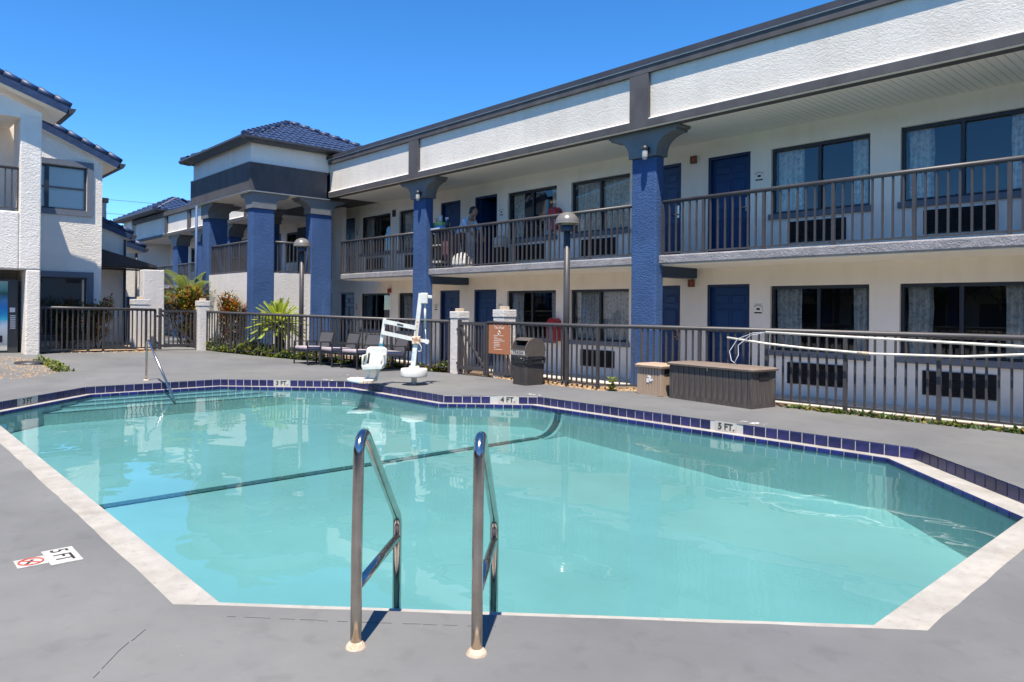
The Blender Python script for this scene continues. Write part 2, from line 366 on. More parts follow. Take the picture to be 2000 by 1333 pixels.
# ------------------------------------------------------------------ ground, deck, pool
D = [(-12.47,1.16),(-3.66,1.16),(-1.14,3.60),(-1.14,6.71),(-2.78,8.36),(-8.50,8.36),(-9.60,7.27),(-12.55,7.27),(-14.42,5.42),(-14.42,3.07)]   # deck edge, counter-clockwise
OFF = [0.29, 0.335, 0.30, 0.26, 0.14, 0.10, 0.12, 0.11, 0.11, 0.13]       # ledge width along each edge
def inset(poly, offs):
    n = len(poly); L = []
    for i in range(n):
        a = Vector(poly[i]); b = Vector(poly[(i+1)%n]); d = (b-a).normalized(); nr = Vector((-d.y, d.x))
        L.append((a+nr*offs[i], d))
    out = []
    for i in range(n):
        (p, d), (q, e) = L[i-1], L[i]
        den = d.x*e.y-d.y*e.x; t = ((q.x-p.x)*e.y-(q.y-p.y)*e.x)/den
        out.append((p.x+d.x*t, p.y+d.y*t))
    return out
I = inset(D, OFF)
ZB, ZW = -0.124, -0.176

def fill(outer, holes, fz):
    """triangulated sheet with holes"""
    loops = [[Vector((x, y, 0)) for x, y in outer]]+[[Vector((x, y, 0)) for x, y in h] for h in holes]
    tri = tessellate_polygon(loops); flat = [p for l in loops for p in l]
    mb = MB(); mb._add([(p.x, p.y, fz(p.x, p.y)) for p in flat], [])
    for t in tri:
        a, b, c = (flat[i] for i in t)
        if (b-a).cross(c-a).z < 0: t = (t[0], t[2], t[1])
        mb.f.append(tuple(t)); mb.mi.append(0); mb.sm.append(False)
    return mb

g = fill([(-600,-600),(600,-600),(600,600),(-600,600)], [[(-14.9,.6),(-.6,.6),(-.6,8.9),(-14.9,8.9)]], lambda x, y: -0.16)
struct('ground', g, 'ground_concrete')
# pool deck: flat round the pool, rising on the left
FA = [(-12.75,10.06),(-8.55,9.92),(-8.0,10.47),(6.0,10.44)]
deck_edge = [(-14.8,-6),(6,-6),(6,10.36),(-7.95,10.36),(-8.5,9.82),(-11.5,9.92),(-14.8,9.62)]
lip = []
for i_ in range(len(D)):
    a, b = Vector(D[i_]), Vector(D[(i_+1)%len(D)]); d = (b-a).normalized(); nr = Vector((-d.y, d.x)); n_ = max(2, int((b-a).length/.22))
    lip.append((a.x, a.y))
    for k in range(1, n_):
        q = a.lerp(b, k/n_)+nr*rnd.uniform(.0, .011); lip.append((q.x, q.y))
dk = fill(deck_edge, [lip], lambda x, y: 0.0)
for i in range(15):
    for j in range(16):
        xs = [-14.8-i*1.0, -15.8-i*1.0]; ys = [-6+j*15.62/16, -6+(j+1)*15.62/16]
        dk._add([(xs[1],ys[0],tz(xs[1],ys[0])),(xs[0],ys[0],tz(xs[0],ys[0])),(xs[0],ys[1],tz(xs[0],ys[1])),(xs[1],ys[1],tz(xs[1],ys[1]))], [(0,1,2,3)], True)
for a, b in zip(deck_edge[1:], deck_edge[2:]):
    dk.poly([(b[0],b[1],0),(b[0],b[1],-.2),(a[0],a[1],-.2),(a[0],a[1],0)])
deck = struct('pool_deck', dk, 'deck_paint')
# hairline joints in the painted deck
for pts in ([(-3.45,0.98),(-3.30,0.83),(-3.02,0.62),(-2.78,0.40),(-2.5,0.17)], [(-3.35,1.30),(-2.9,1.72),(-2.45,2.16)]):
    m_ = MB()
    for a, b in zip(pts, pts[1:]):
        A_, B_ = Vector(a), Vector(b); k = 0.0; nn = (B_-A_).length
        while k < nn:
            e = min(nn, k+rnd.uniform(.03,.16)); p, q = A_.lerp(B_, k/nn), A_.lerp(B_, e/nn); j = rnd.uniform(-.003,.003)
            m_.bar((p.x+j, p.y+j, .0025), (q.x-j, q.y+j, .0025), rnd.uniform(.0012,.003), .002); k = e+rnd.uniform(.0,.05)
    part('deck_joint', m_, 'crack', deck)
# worn white patches where old paint and tiles show through
for (x, y, sx, sy, n) in ((-4.72,8.55,.34,.10,9),(-8.75,8.5,.32,.05,5),(-13.0,7.0,.3,.05,5),(-12.9,1.95,.25,.06,4),(-13.6,7.9,.5,.3,4)  ):
    m_ = MB()
    for k in range(n):
        cx = x+rnd.uniform(-sx, sx)*.6; cy = y+rnd.uniform(-sy, sy)*.6; r_ = rnd.uniform(.006, .022)*(2.0 if y > 5 else .45)
        m_.poly([(cx+r_*rnd.uniform(.5,1.4)*math.cos(a), cy+r_*rnd.uniform(.3,.9)*math.sin(a), .0035+k*.0002) for a in [q*math.pi/4 for q in range(8)]])
    part('worn_patch', m_, 'mark_white', deck)

pool = bpy.data.objects.new('swimming_pool', None); COL.objects.link(pool); pool['kind'] = 'structure'
pool['label'] = 'turquoise motel swimming pool with stepped outline and blue tiled edge'
led = MB(); bk = MB(); n = len(D)
for i in range(n):
    a, b, c, d = D[i], D[(i+1)%n], I[(i+1)%n], I[i]
    bk.poly([(a[0],a[1],0),(a[0],a[1],ZB-.03),(b[0],b[1],ZB-.03),(b[0],b[1],0)])
    led.poly([(a[0],a[1],ZB),(b[0],b[1],ZB),(c[0],c[1],ZB),(d[0],d[1],ZB)])
    led.poly([(d[0],d[1],ZB),(c[0],c[1],ZB),(c[0],c[1],-.19),(d[0],d[1],-.19)])
part('band_backing', bk, 'grout', pool)
part('coping_ledge', led, 'coping', pool)
# pool shell
def floorz(x):
    if x < -9.0: return -0.47
    if x < -5.0: return -0.47-(x+9.0)/4.0*0.22
    return -0.69
bm = bmesh.new()
fm = fill(I, [], lambda x, y: 0)
vv = [bm.verts.new(p) for p in fm.v]
for f in fm.f: bm.faces.new([vv[i] for i in f])
for xc in (-9.0, -5.0):
    bmesh.ops.bisect_plane(bm, geom=bm.verts[:]+bm.edges[:]+bm.faces[:], plane_co=(xc,0,0), plane_no=(1,0,0))
bm.verts.ensure_lookup_table()
sh = MB(); sh._add([(v.co.x, v.co.y, floorz(v.co.x)) for v in bm.verts], [tuple(l.vert.index for l in f.loops) for f in bm.faces])
for i in range(n):
    a, b = I[i], I[(i+1)%n]
    for k in range(10):
        p = [a[0]+(b[0]-a[0])*t for t in (k/10, (k+1)/10)]; q = [a[1]+(b[1]-a[1])*t for t in (k/10, (k+1)/10)]
        sh.poly([(p[0],q[0],-.19),(p[0],q[0],floorz(p[0])),(p[1],q[1],floorz(p[1])),(p[1],q[1],-.19)])
bm.free()
part('pool_shell', sh, 'plaster', pool)
# entry steps along the shallow end, each with a dark nosing
for k, (xe, zt) in enumerate(((-14.02,-.215),(-13.72,-.245),(-13.40,-.285))):
    y0, y1 = 3.05-(xe+14.3), 5.40+(xe+14.3)
    m_ = MB().box(-14.33, y0, -.47+.002*k, xe, y1, zt)
    s_ = part('entry_step', m_, 'plaster', pool)
    part('step_nosing', MB().box(xe-.03, y0, zt+.001, xe+.004, y1, zt+.005), 'dark_tile', s_)
m_ = MB()
for k in range(44):
    y0 = 1.52+k*.152
    if y0 > 7.72: break
    m_.box(-7.96, y0, floorz(-7.9)+.004, -7.82, min(y0+.146, 7.80), floorz(-7.9)+.010)
zf_ = floorz(-7.9)
cv = [(7.80+.418*math.sin(k*math.pi/16), zf_+.008+(-.185-zf_)*(1-math.cos(k*math.pi/16))) for k in range(9)]
for (y0, z0), (y1, z1) in zip(cv, cv[1:]): m_.extr([(-7.96,y0,z0),(-7.96,y1,z1),(-7.96,y1,z1-.006),(-7.96,y0,z0-.006)], (.14,0,0))
part('line_fillet', MB().extr([(-8.02,y,z-.007) for y, z in cv]+[(-8.02,8.215,zf_)], (.26,0,0)), 'plaster', pool)
part('floor_line', m_, 'dark_tile', pool)
# tiles: upper band and bull-nosed row at the water
def tile_mesh(w, h, t, name):
    m_ = MB(); a, b = w/2, h/2; c = .004
    m_._add([(-a,0,-b),(a,0,-b),(a,0,b),(-a,0,b),(-a+c,-t,-b+c),(a-c,-t,-b+c),(a-c,-t,b-c*2.4),(-a+c,-t,b-c*2.4)],
            [(0,1,5,4),(1,2,6,5),(2,3,7,6),(3,0,4,7),(4,5,6,7)])
    return m_.mesh(name, 'blue_tile' if name == 'tile' else 'royal_tile')
tm = tile_mesh(.1425, .119, .009, 'tile'); te = tile_mesh(.1425, .050, .012, 'edge_tile')
def near_mark(x, y):
    for (mx, my, w) in MP:
        if abs(x-mx)+abs(y-my) < w: return True
    return False
MP = [(-5.03,8.36,.23), (-8.85,8.01,.30), (-13.55,6.28,.30), (-13.37,2.04,.30)]
for i in range(n):
    for (P, z, me, nm) in ((D, -.0605, tm, 'tile'), (I, -.152, te, 'edge_tile')):
        a = Vector(P[i]); b = Vector(P[(i+1)%n]); d = b-a; ln = d.length; d.normalize(); k_n = max(1, round(ln/.1535)); w = ln/k_n
        # the pool side lies to the left of the edge direction
        ang = math.atan2(d.y, d.x)+math.pi
        for k in range(k_n):
            p = a+d*(w*(k+.5))
            if nm == 'tile' and near_mark(p.x, p.y): continue
            o = link(nm, me, pool, (p.x, p.y, z), (rnd.uniform(-.012,.012), 0, ang+rnd.uniform(-.01,.01)), (w/.1535, 1, 1))
# depth markers set into the band
for (mx, my, w), body in zip(MP, ('5 FT.', '4 FT.', '3 FT.', '3 FT')):
    best = None
    for i in range(n):
        a = Vector(D[i]); b = Vector(D[(i+1)%n]); d = (b-a); t = max(0, min(1, (Vector((mx,my))-a).dot(d)/d.length_squared)); q = a+d*t
        dd = (q-Vector((mx,my))).length
        if best is None or dd < best[0]: best = (dd, q, d.normalized())
    _, q, d = best; ang = math.atan2(d.y, d.x)+math.pi; nr = Vector((-d.y, d.x))
    pm = MB(); pm.box(-.155, -.011, -.06, .155, 0, .06)
    pl = link('depth_marker', pm.mesh('depth_marker', 'marker_white'), pool, (q.x, q.y, -.061), (0, 0, ang)); pl['label'] = 'white depth marker tile reading '+body
    c = bpy.data.curves.new('lettering', 'FONT'); c.body = body; c.size = .115; c.extrude = .001; c.align_x = 'CENTER'; c.align_y = 'CENTER'; c.offset = .003
    lt = bpy.data.objects.new('lettering', text_mesh(c, 'black_print')); COL.objects.link(lt); lt.parent = pl; lt.location = (.01, -.0125, -.002); lt.rotation_euler = (math.pi/2, 0, 0)
wm = fill(I, [], lambda x, y: ZW)
water = struct('pool_water', wm, 'water')

# walkway under the balcony and the gravel margin beside the fence
struct('walkway', MB().box(-26, 11.0, -.5, 8, 13.0, -.12), 'walk_concrete')
bed = fill([(-14.8,9.62),(-11.5,9.92),(-8.5,9.82),(-7.95,10.36),(8,10.36),(8,10.99),(-20.4,10.99),(-20.4,8.2),(-19,8.45)], [], lambda x, y: tz(x, y)-.035)
struct('planting_bed', bed, 'soil')
bed2 = fill([(-21.2,3.5),(-21.75,6.4),(-25.5,6.4),(-25.5,3.3)], [], lambda x, y: tz(x, y)+.025)
struct('mulch_bed', bed2, 'mulch')

# painted marker on the near deck
t = thing('deck_marker', 'worn white deck tiles reading 5 FT with a red no-diving symbol', 'sign', (-4.77,.86,0))
part('number_plate', MB().box(-4.915,.83,.001,-4.625,.985,.006), 'marker_white', t)
part('symbol_plate', MB().box(-4.835,.685,.001,-4.685,.828,.006), 'marker_white', t)
text('lettering', '5 FT', .125, t, (-4.785,.907,.0065), (0,0,0), 'black_print', .0006)
m_ = MB(); c0 = (-4.76,.757)
m_.tube([(c0[0]+.058*math.cos(a), c0[1]+.058*math.sin(a), .007) for a in [k*math.pi/12 for k in range(25)]], .005, 5)
m_.bar((c0[0]-.04,c0[1]-.04,.007),(c0[0]+.04,c0[1]+.04,.007),.009,.004)
part('no_diving_ring', m_, 'red_print', t)
m_ = MB(); m_.bar((c0[0]-.03,c0[1]+.012,.0068),(c0[0]+.02,c0[1]-.018,.0068),.014,.002); m_.lathe([(.0,.0072),(.011,.0072)], (c0[0]+.03,c0[1]-.026,0), 10)
part('diver_figure', m_, 'black_print', t)
# gravel: loose stones between deck and fence, countless
def stones(name, poly_fn, count, smin, smax, m, lab):
    mb = MB()
    for k in range(count):
        x, y = poly_fn(); z = tz(x, y); s_ = rnd.uniform(smin, smax); a0 = rnd.uniform(0, 6.28)
        pts = []
        for (r_, h) in ((1.0, .15), (.62, .8)):
            for q in range(5):
                a = a0+q*2*math.pi/5; rr = s_*r_*rnd.uniform(.75, 1.2)
                pts.append((x+rr*math.cos(a), y+rr*.8*math.sin(a), z-.02+s_*h))
        mb._add(pts, [(0,1,6,5),(1,2,7,6),(2,3,8,7),(3,4,9,8),(4,0,5,9),(5,6,7,8,9)])
    o = struct(name, mb, m, 'stuff'); o['label'] = lab
    return o
stones('gravel', lambda: (lambda u: (-11.4+u*3.5, (9.93-.03*u*3.5 if u < .83 else 9.83+(u-.83)*3.2)+rnd.uniform(.02,.5)))(rnd.random()), 900, .02, .055, 'pebble', 'tan stones along the foot of the pool fence')
stones('mulch_stones', lambda: (-21.15-rnd.random()*.9, 3.6+rnd.random()*2.7), 420, .02, .05, 'pebble', 'tan stones in the bed behind the fence by the lobby')
def isl():
    while True:
        a = rnd.uniform(0, 6.28); r_ = math.sqrt(rnd.random()); x = -18.3+2.2*r_*math.cos(a); y = 2.35+1.0*r_*math.sin(a)
        if y < 3.35: return x, y
stones('island_gravel', isl, 1500, .015, .04, 'pebble', 'pale wood chips in the round planting patch on the deck')
t = solo('valve_cover', MB().lathe([(0,.045),(.30,.045),(.33,.03),(.34,-.05)], (-18.7,2.95,tz(-18.7,2.95)), 20), 'dark_metal', 'round dark valve cover half buried in the planting patch', 'cover', (-18.7,2.95,tz(-18.7,2.95)))

# ------------------------------------------------------------------ motel: main wing
YW, YF, YS, YC = 12.97, 11.10, 11.47, 11.36      # room wall, fascia, balcony edge, column face
ZF, ZS, ZSB = -.12, 2.49, 2.33                   # ground floor, balcony floor, slab underside
PER = 7.505
def slab_wall(mb, x0, x1, z0, z1, y0, y1, holes):
    xs = sorted({x0, x1, *[v for h in holes for v in h[:2] if x0 < v < x1]})
    for a, b in zip(xs, xs[1:]):
        m = (a+b)/2; zs = [(h[2], h[3]) for h in holes if h[0] < m < h[1]]; zs.sort(); z = z0
        for (p, q) in zs:
            if p > z: mb.box(a, y0, z, b, y1, p)
            z = max(z, q)
        if z < z1: mb.box(a, y0, z, b, y1, z1)
    return mb
wing = thing('motel_wing', 'long two-storey white motel wing with blue columns and dark balcony railings', 'building', (-8.6, 12.97, ZF))
DOORS = []; WINS = []
for k in (-1, 0, 1, 2):
    s = -PER*k
    for (a, b) in ((-8.26,-7.31),(-9.85,-8.91)): DOORS.append((a+s, b+s))
    for (a, b) in ((-6.88,-5.06),(-4.57,-2.77)): WINS.append((a+s, b+s))
DOORS = [d for d in DOORS if d[1] < 5 and d[0] > -25]; WINS = [w for w in WINS if w[1] < 5.5 and w[0] > -25]
lo_h = [(a, b, ZF-.1, 1.97) for a, b in DOORS]+[(a, b, .70, 1.92) for a, b in WINS]
hi_h = [(a, b, ZS, 4.57) for a, b in DOORS]+[(a, b, 3.28, 4.535) for a, b in WINS]
part('wall', slab_wall(MB(), -26, 6, -.5, ZSB+.1, YW, YW+.22, lo_h), 'wall_paint', wing, label='shaded ground floor wall')
part('wall', slab_wall(MB(), -26, 6, ZSB+.1, 5.0, YW, YW+.22, hi_h), 'wall_paint', wing, label='shaded upper floor wall')
part('shade_backing', MB().box(-26, YW+1.6, -.5, 6, YW+1.7, 5.0).box(-26, YW+.25, 2.35, 6, YW+1.6, 2.45), 'room_shade', wing)  # dark sheets painted as the shade of the unlit rooms
pan = {}
def door(parent, a, b, z0, z1, y, openv=False):
    fr = MB(); w = .055
    fr.box(a, y+.02, z0, a+w, y+.16, z1).box(b-w, y+.02, z0, b, y+.16, z1).box(a+w, y+.021, z1-w, b-w, y+.16, z1)
    if openv:
        d = part('door', MB().box(a+w, y+.13, z0, a+w+.05, y+.85, z1-w), 'door_navy', parent, label='navy door standing open into the dark room')
        part('door_frame', fr, 'door_frame_navy', d); return d
    d = part('door', MB().box(a+w, y+.10, z0, b-w, y+.145, z1-w-.002), 'door_navy', parent)
    part('door_frame', fr, 'door_frame_navy', d)
    W_ = b-a-2*w; cx = (a+b)/2
    for (zz, hh) in ((z1-.29, .19), (z1-.80, .62), (z1-1.60, .62)):
        for sx in (-1, 1):
            key = (round(W_*.36, 3), hh)
            if key not in pan:
                m_ = MB(); p, q, c = key[0]/2, hh/2, .035
                m_._add([(-p,0,-q),(p,0,-q),(p,0,q),(-p,0,q),(-p+.012,.018,-q+.012),(p-.012,.018,-q+.012),(p-.012,.018,q-.012),(-p+.012,.018,q-.012),(-p+c,-.004,-q+c),(p-c,-.004,-q+c),(p-c,-.004,q-c),(-p+c,-.004,q-c)],
                        [(0,1,5,4),(1,2,6,5),(2,3,7,6),(3,0,4,7),(4,5,9,8),(5,6,10,9),(6,7,11,10),(7,4,8,11),(8,9,10,11)])
                pan[key] = m_.mesh('panel', 'door_navy')
            link('panel', pan[key], d, (cx+sx*W_*.215, y+.093, zz))
    h = MB(); hx = b-w-.07
    h.box(hx-.03, y+.085, z0+.93, hx+.03, y+.10, z0+1.19).tube([(hx, y+.09, z0+1.0), (hx, y+.035, z0+1.0), (hx-.11, y+.035, z0+1.0)], .011, 8)
    part('door_handle', h, 'steel', d)
    return d
def window(parent, a, b, z0, z1, y, open_l=.26, open_r=.17, sill=True, closed=False):
    fr = MB(); w = .05; cx = (a+b)/2; yy = y+.06
    fr.box(a, yy, z0, a+w, yy+.08, z1).box(b-w, yy, z0, b, yy+.08, z1).box(a+w, yy+.001, z1-w*1.2, b-w, yy+.08, z1).box(a+w, yy+.001, z0, b-w, yy+.08, z0+w)
    fr.box(cx-.03, yy+.002, z0+w, cx+.03, yy+.07, z1-w*1.2)
    d = part('window', fr, 'window_frame', parent)
    for (p, q, o) in ((a+w, cx-.03, .0), (cx+.03, b-w, .012)):
        part('pane', MB().poly([(p,yy+.03+o,z0+w),(q,yy+.03+o,z0+w),(q,yy+.03+o,z1-w),(p,yy+.03+o,z1-w)]), 'window_glass', d)
    W_ = b-a-2*w
    spans = ((a+w, a+w+W_*open_l), (b-w-W_*open_r, b-w)) if not closed else ((a+w, cx), (cx, b-w))
    for (p, q) in spans:
        npl = max(3, int((q-p)/.085)); ph = rnd.uniform(0, 6)
        def fn(u, v, p=p, q=q, npl=npl, ph=ph):
            return (p+(q-p)*u+.01*math.sin(9*v+ph), yy+.15+.035*math.sin(u*npl*2*math.pi+ph)+.012*math.sin(u*17+v*4), z0+.01+(z1-z0-.02)*v)
        part('curtain', MB().grid(fn, npl*6, 3), 'curtain', d)
    if sill: part('sill', MB().box(a-.03, y-.05, z0-.10, b+.03, y+.10, z0-.001), 'sill_grey', d)
    return d
def grille(parent, x0, x1, z0, z1, y):
    m_ = MB(); m_.box(x0, y-.02, z0, x1, y+.012, z1)
    g_ = part('air_conditioner_grille', m_, 'vent_dark', parent)
    s_ = MB(); nn = int((z1-z0)/.028)
    for k in range(nn):
        z = z0+(k+.5)*(z1-z0)/nn; s_.obox(((x0+x1)/2, y-.028, z), ((x1-x0)/2-.012, 0, 0), (0, .011, -.008), (0, .0015, .002))
    part('louvres', s_, 'vent_dark', g_)['kind'] = 'stuff'
for (a, b) in DOORS:
    door(wing, a, b, ZF, 1.97, YW); door(wing, a, b, ZS, 4.57, YW, openv=abs(a+15.765) < .1)
for i, (a, b) in enumerate(WINS):
    c = a < -9.5
    window(wing, a, b, .70, 1.92, YW, rnd.uniform(.2,.3), rnd.uniform(.12,.2), closed=c and i % 4 != 0 and a > -20)
    window(wing, a, b, 3.28, 4.535, YW, rnd.uniform(.2,.32), rnd.uniform(.10,.2), closed=c and i % 2 == 1)
    grille(wing, a+.36, b-.40, .10, .49, YW); grille(wing, a+.36, b-.40, 2.72, 3.11, YW)
# balcony slab with rough edge
part('balcony_slab', MB().box(-20.6, YS, ZSB, 6, YW+.02, ZS), 'slab_concrete', wing, bevel=.02)
part('balcony_floor', MB().box(-20.6, YS+.03, ZS+.001, 6, YW-.003, ZS+.006), 'walk_concrete', wing)  # pale sheet added over the slab to bounce sunlight onto the upper wall
part('balcony_ceiling', MB().box(-20.6, YS+.05, ZSB-.02, 6, YW-.002, ZSB-.004), 'soffit_paint', wing)
# soffit of narrow boards over the upper walk
sof = part('soffit', MB().box(-26, YF+.10, 4.935, 6, YW+.2, 4.97), 'charcoal', wing)
bw = .112
bm_ = MB().box(-bw/2+.004, -.93, -.011, bw/2-.004, .93, .011).mesh('board', 'soffit_paint')
for k in range(236):
    link('board', bm_, sof, (-20.6+k*bw, (YF+.06+YW)/2+.03, 4.924))
part('soffit_trim', MB().box(-20.75, YF+.012, 4.905, 6, YF+.09, 4.94), 'soffit_paint', wing)
# fascia: charcoal band, white panels, ledge, posts, roof edge
part('fascia_band', MB().box(-20.75, YF, 4.912, 6, YF+.30, 5.05), 'charcoal', wing)
part('fascia_ledge', MB().box(-20.75, YF+.005, 5.0502, 6, YF+.075, 5.062), 'trim_white', wing)
posts = [-8.6-PER*k for k in (-1, 0, 1)]
edges = [6]+posts+[-20.78]
for e0, e1 in zip(edges, edges[1:]):
    x1, x0 = e0-(.22 if e0 != 6 else 0), e1+(.22 if e1 != -20.78 else 0)
    p_ = part('parapet_panel', MB().box(x0, YF+.075, 5.045, x1, YF+.3, 5.96), 'parapet_stucco', wing)
    part('panel_ledge', MB().extr([(x0,YF+.006,5.062),(x0,YF+.074,5.10),(x0,YF+.074,5.062)], (x1-x0,0,0)), 'trim_white', p_)
for x in posts: part('fascia_post', MB().box(x-.22, YF+.002, 5.051, x+.22, YF+.28, 5.94), 'charcoal', wing)
part('roof_band', MB().box(-20.78, YF-.001, 5.935, 6, YF+.30, 6.075), 'charcoal', wing)
part('drip_edge', MB().box(-20.85, YF-.02, 6.0752, 6, YF+.30, 6.088), 'trim_white', wing)
m_ = MB(); m_.extr([(-20.9,YF-.025,6.0885),(-20.9,YF-.015,6.20),(-20.9,YF+.5,6.30),(-20.9,YF+.5,6.088)], (26.9,0,0))
part('roof_cap', m_, 'gutter', wing)
part('flat_roof', MB().box(-26, YF+.3, 5.1, 6, 22, 6.05), 'roof_membrane', wing)
part('back_wall', MB().box(-26, 21.8, -.5, 6, 22, 6.0), 'wall_paint', wing)
def capital_prof(hw, top, flare, z0, z1):
    """half outline from column top outward, concave flare"""
    pts = [(hw+.035, z0), (hw+.035, z0+.06)]
    for k in range(1, 9):
        a = k/8*math.pi/2
        pts.append((hw+.035+(flare-hw-.035)*(1-math.cos(a)), z0+.06+(z1-.10-z0-.06)*math.sin(a)))
    pts += [(flare, z1-.055), (flare+.06, z1-.05), (flare+.06, z1)]
    return pts
def lantern(parent, x, y, z, d=(0,-1)):
    m_ = MB(); dx, dy = d
    c = (x+dx*.07, y+dy*.07)
    m_.obox((x+dx*.02, y+dy*.02, z+.06), (.035*abs(dy)+.02*abs(dx), .035*abs(dx)+.02*abs(dy), 0) if False else (.04,0,0), (0,.03,0), (0,0,.05)).lathe([(0,.13),(.055,.115),(.06,.07),(.055,.07)], (*c, z), 10)
    l_ = part('lantern', m_, 'dark_metal', parent)
    return l_
def column(parent, x0, x1, y0, y1, ztop=4.40, axis='x', lamp=None, zb=-.3, zcap=4.905):
    c = part('column', MB().box(x0, y0, zb, x1, y1, ztop), 'blue_stucco', parent, bevel=.025)
    m_ = MB()
    if axis == 'x':
        cx = (x0+x1)/2; hw = (x1-x0)/2; pr = capital_prof(hw, 0, .78, ztop, zcap)
        poly = [(cx-p, y0-.06, z) for p, z in reversed(pr)]+[(cx+p, y0-.06, z) for p, z in pr]
        m_.extr(poly[::-1], (0, y1-y0+.12, 0))
    else:
        cy = (y0+y1)/2; hw = (y1-y0)/2; pr = capital_prof(hw, 0, hw+.42, ztop, zcap)
        poly = [(x0-.06, cy-p, z) for p, z in reversed(pr)]+[(x0-.06, cy+p, z) for p, z in pr]
        m_.extr(poly, (x1-x0+.12, 0, 0))
    part('capital', m_, 'slate_paint', c)
    if lamp:
        lx, ly, lz, ax = lamp
        lm = MB(); s = -1
        if ax == 'y': P = (lx, ly-.085); lm.box(lx-.05, ly-.05, lz+.03, lx+.05, ly, lz+.12)
        else: P = (lx+.085, ly); lm.box(lx, ly-.05, lz+.03, lx+.05, ly+.05, lz+.12)
        lm.lathe([(0,.15),(.062,.135),(.066,.06),(.06,.055),(0,.055)], (*P, lz), 12)
        part('lantern', lm, 'dark_metal', c)
        part('lantern_glass', MB().lathe([(.056,.055),(.058,-.06),(.045,-.11),(0,-.125)], (*P, lz), 12), 'lantern_frost', c)
    return c
for k in (-1, 0, 1):
    x = -8.66-PER*k
    column(wing, x-.295, x+.295, YC, YC+.25, lamp=(x+.13, YC-.06, 4.44, 'y'))
    part('beam', MB().box(x-.24, YC+.24, 2.11, x+.16, YW, 2.31), 'teal_beam', wing)
# balcony railings
picket_me = {}
def picket(w, h):
    if (w, h) not in picket_me: picket_me[(w, h)] = MB().box(-w/2, -w/2, 0, w/2, w/2, h).mesh('picket', 'bronze_metal')
    return picket_me[(w, h)]
def railing(parent, p0, p1, z0, z1, name, pitch=.147, post_every=8, pw=.028, postw=.05, rail_r=.037):
    p0 = Vector(p0); p1 = Vector(p1); d = p1-p0; L_ = d.length; d.normalize(); a = math.atan2(d.y, d.x)
    m_ = MB(); m_.tube([(p0.x, p0.y, z1-rail_r), (p1.x, p1.y, z1-rail_r)], rail_r, 10)
    r_ = part(name, m_, 'bronze_metal', parent)
    part('bottom_rail', MB().bar((p0.x, p0.y, z0+.02), (p1.x, p1.y, z0+.02), .03, .03), 'bronze_metal', r_)
    n_ = max(2, round(L_/pitch))
    for k in range(n_+1):
        q = p0+d*(L_*k/n_)
        ps = k % post_every == 0 or k == n_
        w = postw if ps else pw
        link('post' if ps else 'baluster', picket(w, round(z1-rail_r-z0+(.03 if ps else -.02), 3)), r_, (q.x, q.y, z0-.03 if ps else z0+.02), (0, 0, a))
    return r_
ce = [6]+[-8.66-PER*k for k in (-1, 0, 1)]+[-20.75]
for e0, e1 in zip(ce, ce[1:]):
    x1, x0 = (e0-.34 if e0 != 6 else 6), (e1+.34 if e1 != -20.75 else e1+.1)
    railing(wing, (x1, YS+.06), (x0, YS+.06), ZS+.03, 3.55, 'balcony_railing')

# things fixed to the motel wall
for k, (x, z, lab) in enumerate(((-12.50,3.40,'red domed fire extinguisher cabinet on the upper balcony wall'),(-12.50,.66,'red domed fire extinguisher cabinet on the ground floor wall'))):
    t = thing('extinguisher_cabinet', lab, 'cabinet', (x, YW, z))
    pr = [(.17,0),(.17,.40),(.13,.50),(.06,.56),(-.06,.56),(-.13,.50),(-.17,.40),(-.17,0)]
    part('cabinet_shell', MB().extr([(x+p, YW-.24, z+q) for p, q in pr][::-1], (0,.238,0)), 'red_plastic', t, bevel=.02)
    part('cabinet_window', MB().box(x-.05, YW-.245, z+.0, x+.03, YW-.2405, z+.36), 'sill_grey', t)
for (x, z, lab) in ((-8.59,4.50,'small brown exit sign box above the upper doors by the nearest column'),(-8.62,1.93,'small brown exit sign box above the ground floor doors by the nearest column')):
    t = thing('exit_sign', lab, 'sign', (x, YW, z))
    part('sign_box', MB().box(x-.065, YW-.06, z, x+.065, YW-.001, z+.15), 'exit_brown', t)
    part('sign_plate', MB().box(x-.0, YW-.064, z+.03, x+.045, YW-.0605, z+.12), 'red_print', t)
solo('fire_alarm', MB().box(-20.12, YW-.07, 1.93, -19.96, YW-.001, 2.07), 'alarm_red', 'red fire alarm box above the ground floor windows near the stair tower', 'alarm', (-20.04, YW, 1.93), bevel=.015)
t = thing('wall_speaker', 'small dark round bell on the upper wall left of the second column', 'bell', (-19.83, YW, 4.5))
part('bell', MB().box(-19.90, YW-.06, 4.38, -19.76, YW-.001, 4.60), 'dark_metal', t, bevel=.02)
def plaque(x, z, lab):
    t = thing('room_plaque', lab, 'sign', (x, YW, z))
    part('plate', MB().box(x-.085, YW-.014, z-.09, x+.085, YW-.001, z+.09), 'wall_paint', t)
    m_ = MB().box(x-.075, YW-.018, z-.085, x+.075, YW-.0145, z-.06)
    for q in range(6):
        a, b = [math.pi*(.22+.56*(q+j)/6) for j in (0, 1)]
        m_.bar((x+.105*math.cos(a), YW-.016, z-.03+.105*math.sin(a)), (x+.105*math.cos(b), YW-.016, z-.03+.105*math.sin(b)), .004, .016, up=(0,1,0))
    m_.box(x-.03, YW-.017, z-.02, x+.035, YW-.0145, z+.02)
    part('print', m_, 'black_print', t)
for k, col_ in ((0, 'nearest'), (1, 'second')):
    for z, fl in ((1.48, 'ground floor'), (4.05, 'upper floor')):
        plaque(-7.12-PER*k, z, 'small room number plaque right of the %s door beyond the %s column' % (fl, col_))
        if k == 1: plaque(-10.05-PER*k+.02, z, 'small room number plaque left of the %s door behind the %s column' % (fl, col_))
